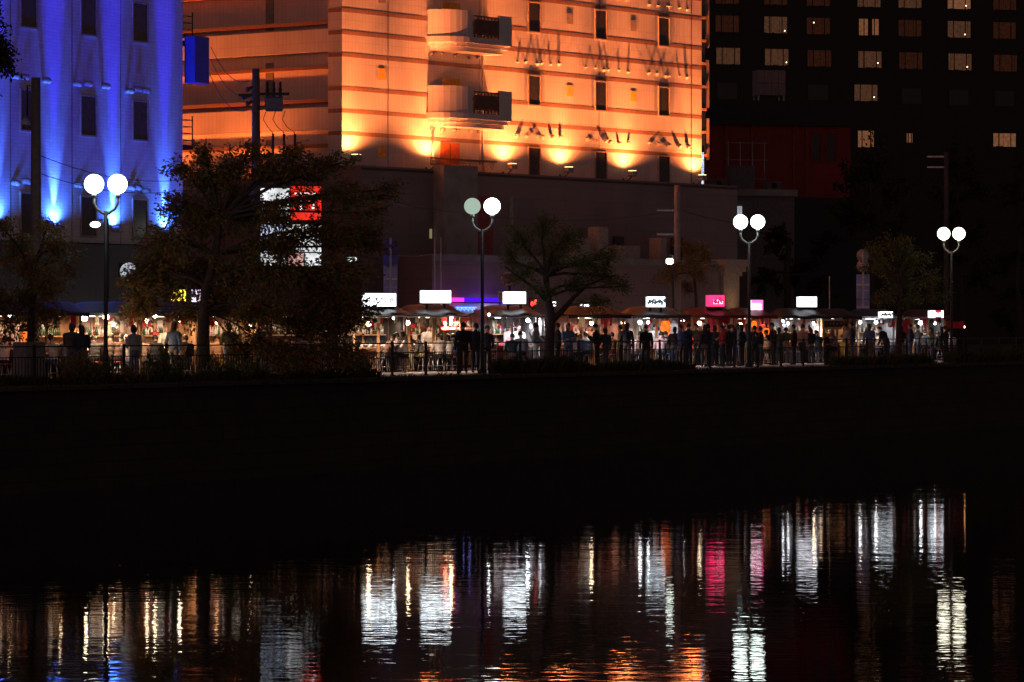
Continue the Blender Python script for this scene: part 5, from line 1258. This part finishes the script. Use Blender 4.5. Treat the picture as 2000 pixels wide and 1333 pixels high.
# ------------------------------------------------------------------ trees, shrubs, grass
def leaf_mat(name, cols):
    if name in MATS: return MATS[name]
    m = bpy.data.materials.new(name); m.use_nodes = True; n, l = m.node_tree.nodes, m.node_tree.links
    b = n['Principled BSDF']; b.inputs['Roughness'].default_value = .55; b.inputs['Specular IOR Level'].default_value = .3
    g = n.new('ShaderNodeNewGeometry'); r = n.new('ShaderNodeValToRGB'); cr = r.color_ramp; cr.interpolation = 'CONSTANT'
    for i, c in enumerate(cols):
        e = cr.elements[i] if i < 2 else cr.elements.new(i / len(cols))
        e.position = i / len(cols); e.color = tuple(c) + (1,)
    l.new(g.outputs['Random Per Island'], r.inputs['Fac']); l.new(r.outputs['Color'], b.inputs['Base Color'])
    t = n.new('ShaderNodeBsdfTranslucent'); l.new(r.outputs['Color'], t.inputs['Color'])
    mx = n.new('ShaderNodeMixShader'); mx.inputs[0].default_value = .25
    l.new(b.outputs[0], mx.inputs[1]); l.new(t.outputs[0], mx.inputs[2]); l.new(mx.outputs[0], n['Material Output'].inputs[0])
    MATS[name] = m; return m
m_bark = mat('bark', (.055, .042, .034), .9, var=.4, scale=9, bump=.8, bscale=18)
AUT = leaf_mat('autumn_leaf', [(.15, .17, .05), (.19, .17, .05), (.26, .11, .04), (.12, .15, .045), (.32, .16, .05), (.18, .20, .06), (.20, .07, .035)])
GRN = leaf_mat('green_leaf', [(.09, .14, .045), (.12, .17, .05), (.07, .11, .035), (.15, .18, .06), (.2, .13, .045)])
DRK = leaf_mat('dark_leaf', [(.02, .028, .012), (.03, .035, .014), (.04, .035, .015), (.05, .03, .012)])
def rnd_in_ball(rnd):
    while True:
        p = Vector((rnd.uniform(-1, 1), rnd.uniform(-1, 1), rnd.uniform(-1, 1)))
        if p.length < 1: return p
def leaf(vs, fs, p, d, size, rnd):
    d = d.normalized(); sd = d.cross(Vector((rnd.gauss(0, 1), rnd.gauss(0, 1), rnd.gauss(0, 1)))); sd = sd.normalized() if sd.length > .01 else d.orthogonal().normalized()
    L = size * rnd.uniform(.75, 1.3); w_ = L * .24; o = len(vs); nn = d.cross(sd) * L * .06
    vs += [p, p + d * L * .45 + sd * w_ - nn, p + d * L - nn * 2, p + d * L * .45 - sd * w_ - nn]; fs.append((o, o + 1, o + 2, o + 3))
def tree(label, px, v, clumps, trunk, m_leaf, size=.11, per=1500, seed=1, depth=1.6, r0=.2, name='tree', group=None, twigs=16, limb=.06, base_z=-.05, droop=.25):
    """trunk: picture points the stem runs through; clumps: (px, py, rx, ry, density) read at the tree's own distance"""
    rnd = random.Random(seed); base = W(SV(px, v), v); D = base.y; sc = D / FPX
    t = thing(name, label, 'tree', (base.x, base.y, base_z), 0, group)
    def loc(qx, qy, dy=0.0):
        p = PD(qx, qy, D); return Vector((p.x - base.x, dy, p.z - base_z))
    tr = [Vector((0, 0, 0))] + [loc(qx, qy) for qx, qy in trunk]
    k = MB(); n = len(tr); k.tube(tr, [r0 * 1.25] + [r0 * (1 - .6 * (i + 1) / n) for i in range(n - 1)], 10)
    top = tr[-1]; vs, fs = [], []
    for cx, cy_, rx, ry, den in clumps:
        dy = rnd.uniform(-depth, depth) * .7; c = loc(cx, cy_, dy); R = Vector((rx * sc, min(depth, (rx + ry) * sc * .55), ry * sc))
        a = min(tr[2:] if len(tr) > 3 else tr[1:], key=lambda q: (q - c).length + (0 if q.z < c.z + .3 else 2.5)); mid = a.lerp(c, .5) + Vector((rnd.uniform(-.2, .2), rnd.uniform(-.2, .2), rnd.uniform(.05, .35)))
        pts = [a, a.lerp(mid, .5) + Vector((0, 0, .08)), mid, mid.lerp(c, .6), c]; lw = limb * (1 if c.z > 2.8 else .45); k.tube(pts, [lw * 1.5, lw * 1.2, lw, lw * .7, lw * .4], 6, caps=False)
        nt = max(4, int(twigs * den))
        for q in range(nt):
            e = c + Vector([R[i] * w_ for i, w_ in enumerate(rnd_in_ball(rnd) * rnd.uniform(.75, 1.08))])
            s0 = (mid.lerp(c, rnd.uniform(.1, 1.0))); m1 = s0.lerp(e, .55) + Vector((rnd.uniform(-.1, .1), rnd.uniform(-.1, .1), rnd.uniform(0, .15)))
            k.tube([s0, m1, e], [limb * .3, limb * .2, .005], 4, caps=False)
            nl = int(per * den / nt * rnd.uniform(.5, 1.5)); ax = (e - m1).normalized()
            for j in range(nl):
                u_ = rnd.random() ** .7; p = (s0.lerp(m1, u_ * 2) if u_ < .5 else m1.lerp(e, u_ * 2 - 1)) + Vector((rnd.gauss(0, .13), rnd.gauss(0, .13), rnd.gauss(0, .11)))
                leaf(vs, fs, p, ax + Vector((rnd.gauss(0, .7), rnd.gauss(0, .7), rnd.gauss(-droop, .5))), size, rnd)
    k.build('trunk', m_bark, t)
    cr = MB(); cr.add(vs, fs); cr.build('crown', m_leaf, t)
    return t
tree('big leafy tree turning red in front of the alley billboard', 396, .9,
     [(318, 470, 62, 80, 1.0), (282, 470, 38, 70, .5), (300, 570, 55, 55, .8), (262, 600, 36, 50, .8), (300, 510, 46, 50, .9), (258, 540, 30, 42, .8), (340, 410, 44, 50, .6), (568, 478, 62, 34, 1.0), (650, 600, 62, 50, 1.0), (705, 610, 44, 50, .8), (430, 600, 60, 40, .7), (400, 350, 62, 50, 1.0), (395, 440, 70, 80, 1.4), (455, 330, 60, 42, .9), (480, 420, 70, 80, 1.5), (540, 325, 62, 34, .8), (550, 430, 56, 64, .75), (600, 400, 44, 44, .4), (615, 335, 62, 34, .7), (650, 450, 52, 66, .8), (690, 380, 52, 42, .6), (700, 460, 58, 55, .9), (735, 420, 40, 34, .35),
      (380, 540, 70, 60, 1.3), (470, 540, 70, 70, 1.4), (560, 530, 70, 70, 1.3), (640, 550, 62, 62, 1.2), (700, 540, 44, 48, .6), (530, 620, 70, 52, 1.1), (610, 640, 62, 52, 1.1), (670, 640, 46, 52, .8), (600, 700, 62, 36, .6), (680, 700, 40, 34, .5), (360, 620, 40, 40, .5), (480, 690, 40, 40, .4), (540, 700, 40, 34, .4), (735, 480, 40, 40, .4), (745, 385, 36, 26, .2), (770, 370, 24, 20, .1), (660, 320, 36, 22, .3), (590, 300, 40, 20, .3), (480, 285, 40, 22, .3), (400, 300, 30, 26, .35), (345, 330, 30, 40, .35), (520, 490, 50, 40, .4)],
     [(397, 660), (398, 610), (404, 560), (420, 500), (430, 430)], AUT, .125, 1750, 3, 1.9, .21, 'big_tree', None, 26, .045)
tree('tree with thin dark foliage standing before the blue lit wall', 60, 1.6,
     [(20, 500, 50, 60, 1), (70, 520, 50, 50, 1), (115, 490, 34, 34, .6), (100, 560, 50, 50, .9), (40, 590, 50, 40, .9), (0, 600, 50, 50, 1), (60, 640, 50, 34, .6), (10, 440, 40, 34, .4), (90, 450, 40, 26, .35), (140, 520, 30, 40, .3), (15, 650, 40, 34, .5), (100, 620, 36, 30, .5)],
     [(60, 660), (62, 600), (60, 540)], AUT, .11, 900, 5, 1.6, .13, 'slender_tree', None, 14, .04)
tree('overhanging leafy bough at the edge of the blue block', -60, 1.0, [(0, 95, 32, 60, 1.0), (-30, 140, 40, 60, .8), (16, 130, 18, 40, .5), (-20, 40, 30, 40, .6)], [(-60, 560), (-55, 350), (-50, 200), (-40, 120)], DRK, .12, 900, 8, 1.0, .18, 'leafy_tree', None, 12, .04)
tree('spreading half bare tree with a forked trunk beside the ramen stall', 1070, .7,
     [(1010, 470, 44, 40, .55), (1060, 440, 52, 34, .6), (1110, 470, 48, 40, .6), (1150, 520, 50, 40, .7), (1020, 530, 48, 36, .55), (1080, 500, 50, 44, .6), (1190, 540, 46, 36, .5), (1130, 560, 50, 36, .6), (1200, 500, 36, 30, .35), (985, 500, 30, 26, .3), (1060, 570, 40, 28, .35), (1180, 590, 40, 26, .35), (1225, 560, 30, 26, .2)],
     [(1074, 660), (1078, 620), (1070, 580), (1066, 540)], GRN, .105, 1500, 12, 1.5, .2, 'forked_tree', None, 26, .045)
ft = bpy.data.objects['forked_tree']; D_ = ft.location.y
def fl(qx, qy, dy=0): p = PD(qx, qy, D_); return (p.x - ft.location.x, dy, p.z - ft.location.z)
b = MB(); b.tube([fl(1078, 628), fl(1100, 605, .1), fl(1122, 580, .2), fl(1150, 556, .3), fl(1190, 540, .3)], [.12, .1, .075, .05, .03], 8); b.build('limb', m_bark, ft)
b = MB(); b.tube([fl(1070, 590), fl(1040, 560, -.1), fl(1010, 540, -.2), fl(985, 520, -.2)], [.09, .06, .04, .02], 8); b.build('limb', m_bark, ft)
tree('small reddish tree growing behind the white brush marked sign', 1362, 7.2, [(1350, 480, 40, 34, .7), (1385, 500, 34, 34, .6), (1330, 520, 40, 34, .7), (1370, 540, 40, 30, .6), (1300, 540, 34, 30, .5), (1345, 570, 40, 24, .4)], [(1362, 640), (1360, 590), (1356, 540)], AUT, .11, 1200, 15, 1.3, .1, 'small_tree', None, 12, .035)
tree('round dark green tree with a slim trunk at the white lit stall', 1752, 1.5, [(1740, 480, 46, 40, 1), (1785, 500, 46, 40, 1), (1720, 530, 40, 40, 1), (1765, 550, 50, 40, 1), (1815, 550, 34, 40, .8), (1730, 580, 36, 26, .8), (1790, 590, 40, 24, .7), (1840, 590, 24, 24, .4), (1700, 500, 24, 30, .4)], [(1754, 680), (1756, 640), (1758, 600), (1756, 560)], GRN, .12, 1000, 17, 1.6, .17, 'round_tree', None, 14, .04)
for i, (px, v, cl, lab) in enumerate(((1705, 14, [(1700, 300, 60, 50, 1), (1660, 360, 50, 50, 1), (1740, 360, 60, 60, 1), (1690, 430, 60, 50, 1), (1640, 440, 44, 50, .8), (1760, 450, 50, 50, .8), (1600, 480, 40, 50, .6)], 'tall dark tree in front of the dark red building'), (1880, 16, [(1860, 320, 60, 46, 1), (1920, 360, 60, 60, 1), (1850, 400, 56, 56, 1), (1910, 450, 60, 56, 1), (1850, 500, 50, 50, .8), (1920, 540, 60, 50, 1)], 'tall dark tree beside the crossarm pole'), (1990, 14, [(1980, 360, 60, 60, 1), (2010, 440, 60, 60, 1), (1970, 500, 56, 56, 1), (1990, 580, 60, 50, 1), (1960, 640, 50, 40, .8)], 'tall dark tree past the last stall'), (1540, 15, [(1520, 470, 40, 40, .8), (1560, 520, 44, 44, .9), (1500, 540, 36, 40, .7), (1600, 560, 44, 40, .8)], 'low dark tree behind the white bowed sign'))):
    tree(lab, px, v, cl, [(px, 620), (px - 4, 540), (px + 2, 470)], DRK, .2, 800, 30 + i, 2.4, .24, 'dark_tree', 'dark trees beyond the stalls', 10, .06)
# shrubs along the railing
def shrub(px, v, w_, h, m, lab, n=900, seed=1, size=.1):
    rnd = random.Random(seed); t = thing('shrub', lab, 'shrub', W(SV(px, v), v, -.12), RB, 'shrubs along the railing'); k = MB(); vs, fs = [], []
    for q in range(int(22 * w_)):
        x = rnd.uniform(-w_ / 2, w_ / 2); hh = h * rnd.uniform(.55, 1.1) * (1 - .45 * abs(2 * x / w_)); e = Vector((x + rnd.gauss(0, .15), rnd.gauss(0, .18), hh)); s0 = Vector((x * .7, rnd.gauss(0, .08), 0)); m1 = s0.lerp(e, .5) + Vector((rnd.gauss(0, .06), rnd.gauss(0, .06), .04))
        k.tube([s0, m1, e], [.012, .009, .003], 4, caps=False)
        for j in range(int(n / (22 * w_))):
            u_ = rnd.random() ** .8; p = (s0.lerp(m1, u_ * 2) if u_ < .5 else m1.lerp(e, u_ * 2 - 1)) + Vector((rnd.gauss(0, .06), rnd.gauss(0, .06), rnd.gauss(0, .05)))
            leaf(vs, fs, p, (e - s0).normalized() + Vector((rnd.gauss(0, .8), rnd.gauss(0, .8), rnd.gauss(0, .5))), size, rnd)
    k.build('stem', m_bark, t); c = MB(); c.add(vs, fs); c.build('foliage', m, t)
for i, (px, v, w_, h, lab) in enumerate(((150, -.75, 1.9, 1.05, 'low shrub at the railing between cabinet and globe lamp'), (195, -.8, 1.6, .85, 'bushy shrub at the foot of the tall globe lamp'), (322, -.75, 2.0, 1.25, 'tallest shrub at the railing below the slate blue roof'), (250, -.85, 1.5, .6, 'short shrub under the white hoodie sitter'), (430, -.75, 1.8, .95, 'shrub at the railing right of the big trunk'), (500, -.8, 1.6, .7, 'sparse low shrub by the railing under the big tree'), (580, -.75, 2.2, 1.0, 'wide shrub by the railing under the red leaves'), (690, -.75, 2.2, 1.25, 'dense shrub ending beside the open paved strip'))):
    shrub(px, v, w_, h, GRN if i % 3 else AUT, lab, 1300, 50 + i)
# grass tufts along the edge of the quay
gv, gf = [], []; rnd = random.Random(99)
def tufts(s0, s1, n, h, v0=-1.0, v1=-.45):
    for i in range(n):
        s = rnd.uniform(s0, s1); v = rnd.uniform(v0, v1); hh = h * rnd.uniform(.4, 1.2) * (.6 + .4 * noise.noise(Vector((s * .8, 3, 0)))); p = Vector((s, v, -.13)); a = rnd.uniform(0, 6.28); ln_ = Vector((math.cos(a), math.sin(a), 0)) * hh * rnd.uniform(.1, .6); wd = Vector((-math.sin(a), math.cos(a), 0)) * .012
        o = len(gv); gv.extend([p - wd, p + wd, p + ln_ * .4 + Vector((0, 0, hh * .65)) + wd * .7, p + ln_ + Vector((0, 0, hh)), p + ln_ * .4 + Vector((0, 0, hh * .65)) - wd * .7]); gf.append((o, o + 1, o + 2, o + 3, o + 4))
def ss(px): return SV(px, -.8)
tufts(-28, 52, 5200, .3, -1.22, -.95)
tufts(ss(-20), ss(740), 6500, .6); tufts(ss(975), ss(1110), 3200, .95); tufts(ss(1110), ss(1350), 4200, .75); tufts(ss(740), ss(975), 700, .16); tufts(ss(1350), ss(1640), 1500, .2); tufts(ss(1630), ss(1820), 3400, .8); tufts(ss(1860), ss(2040), 3600, .95)
g = MB(); g.add(gv, gf); go = stuff(g.build('grass', leaf_mat('grass_blade', [(.05, .07, .02), (.07, .08, .025), (.04, .05, .018), (.09, .07, .03)]), None, O2, RB))
go['label'] = 'ragged dark grass along the top of the quay wall'; go['category'] = 'grass'
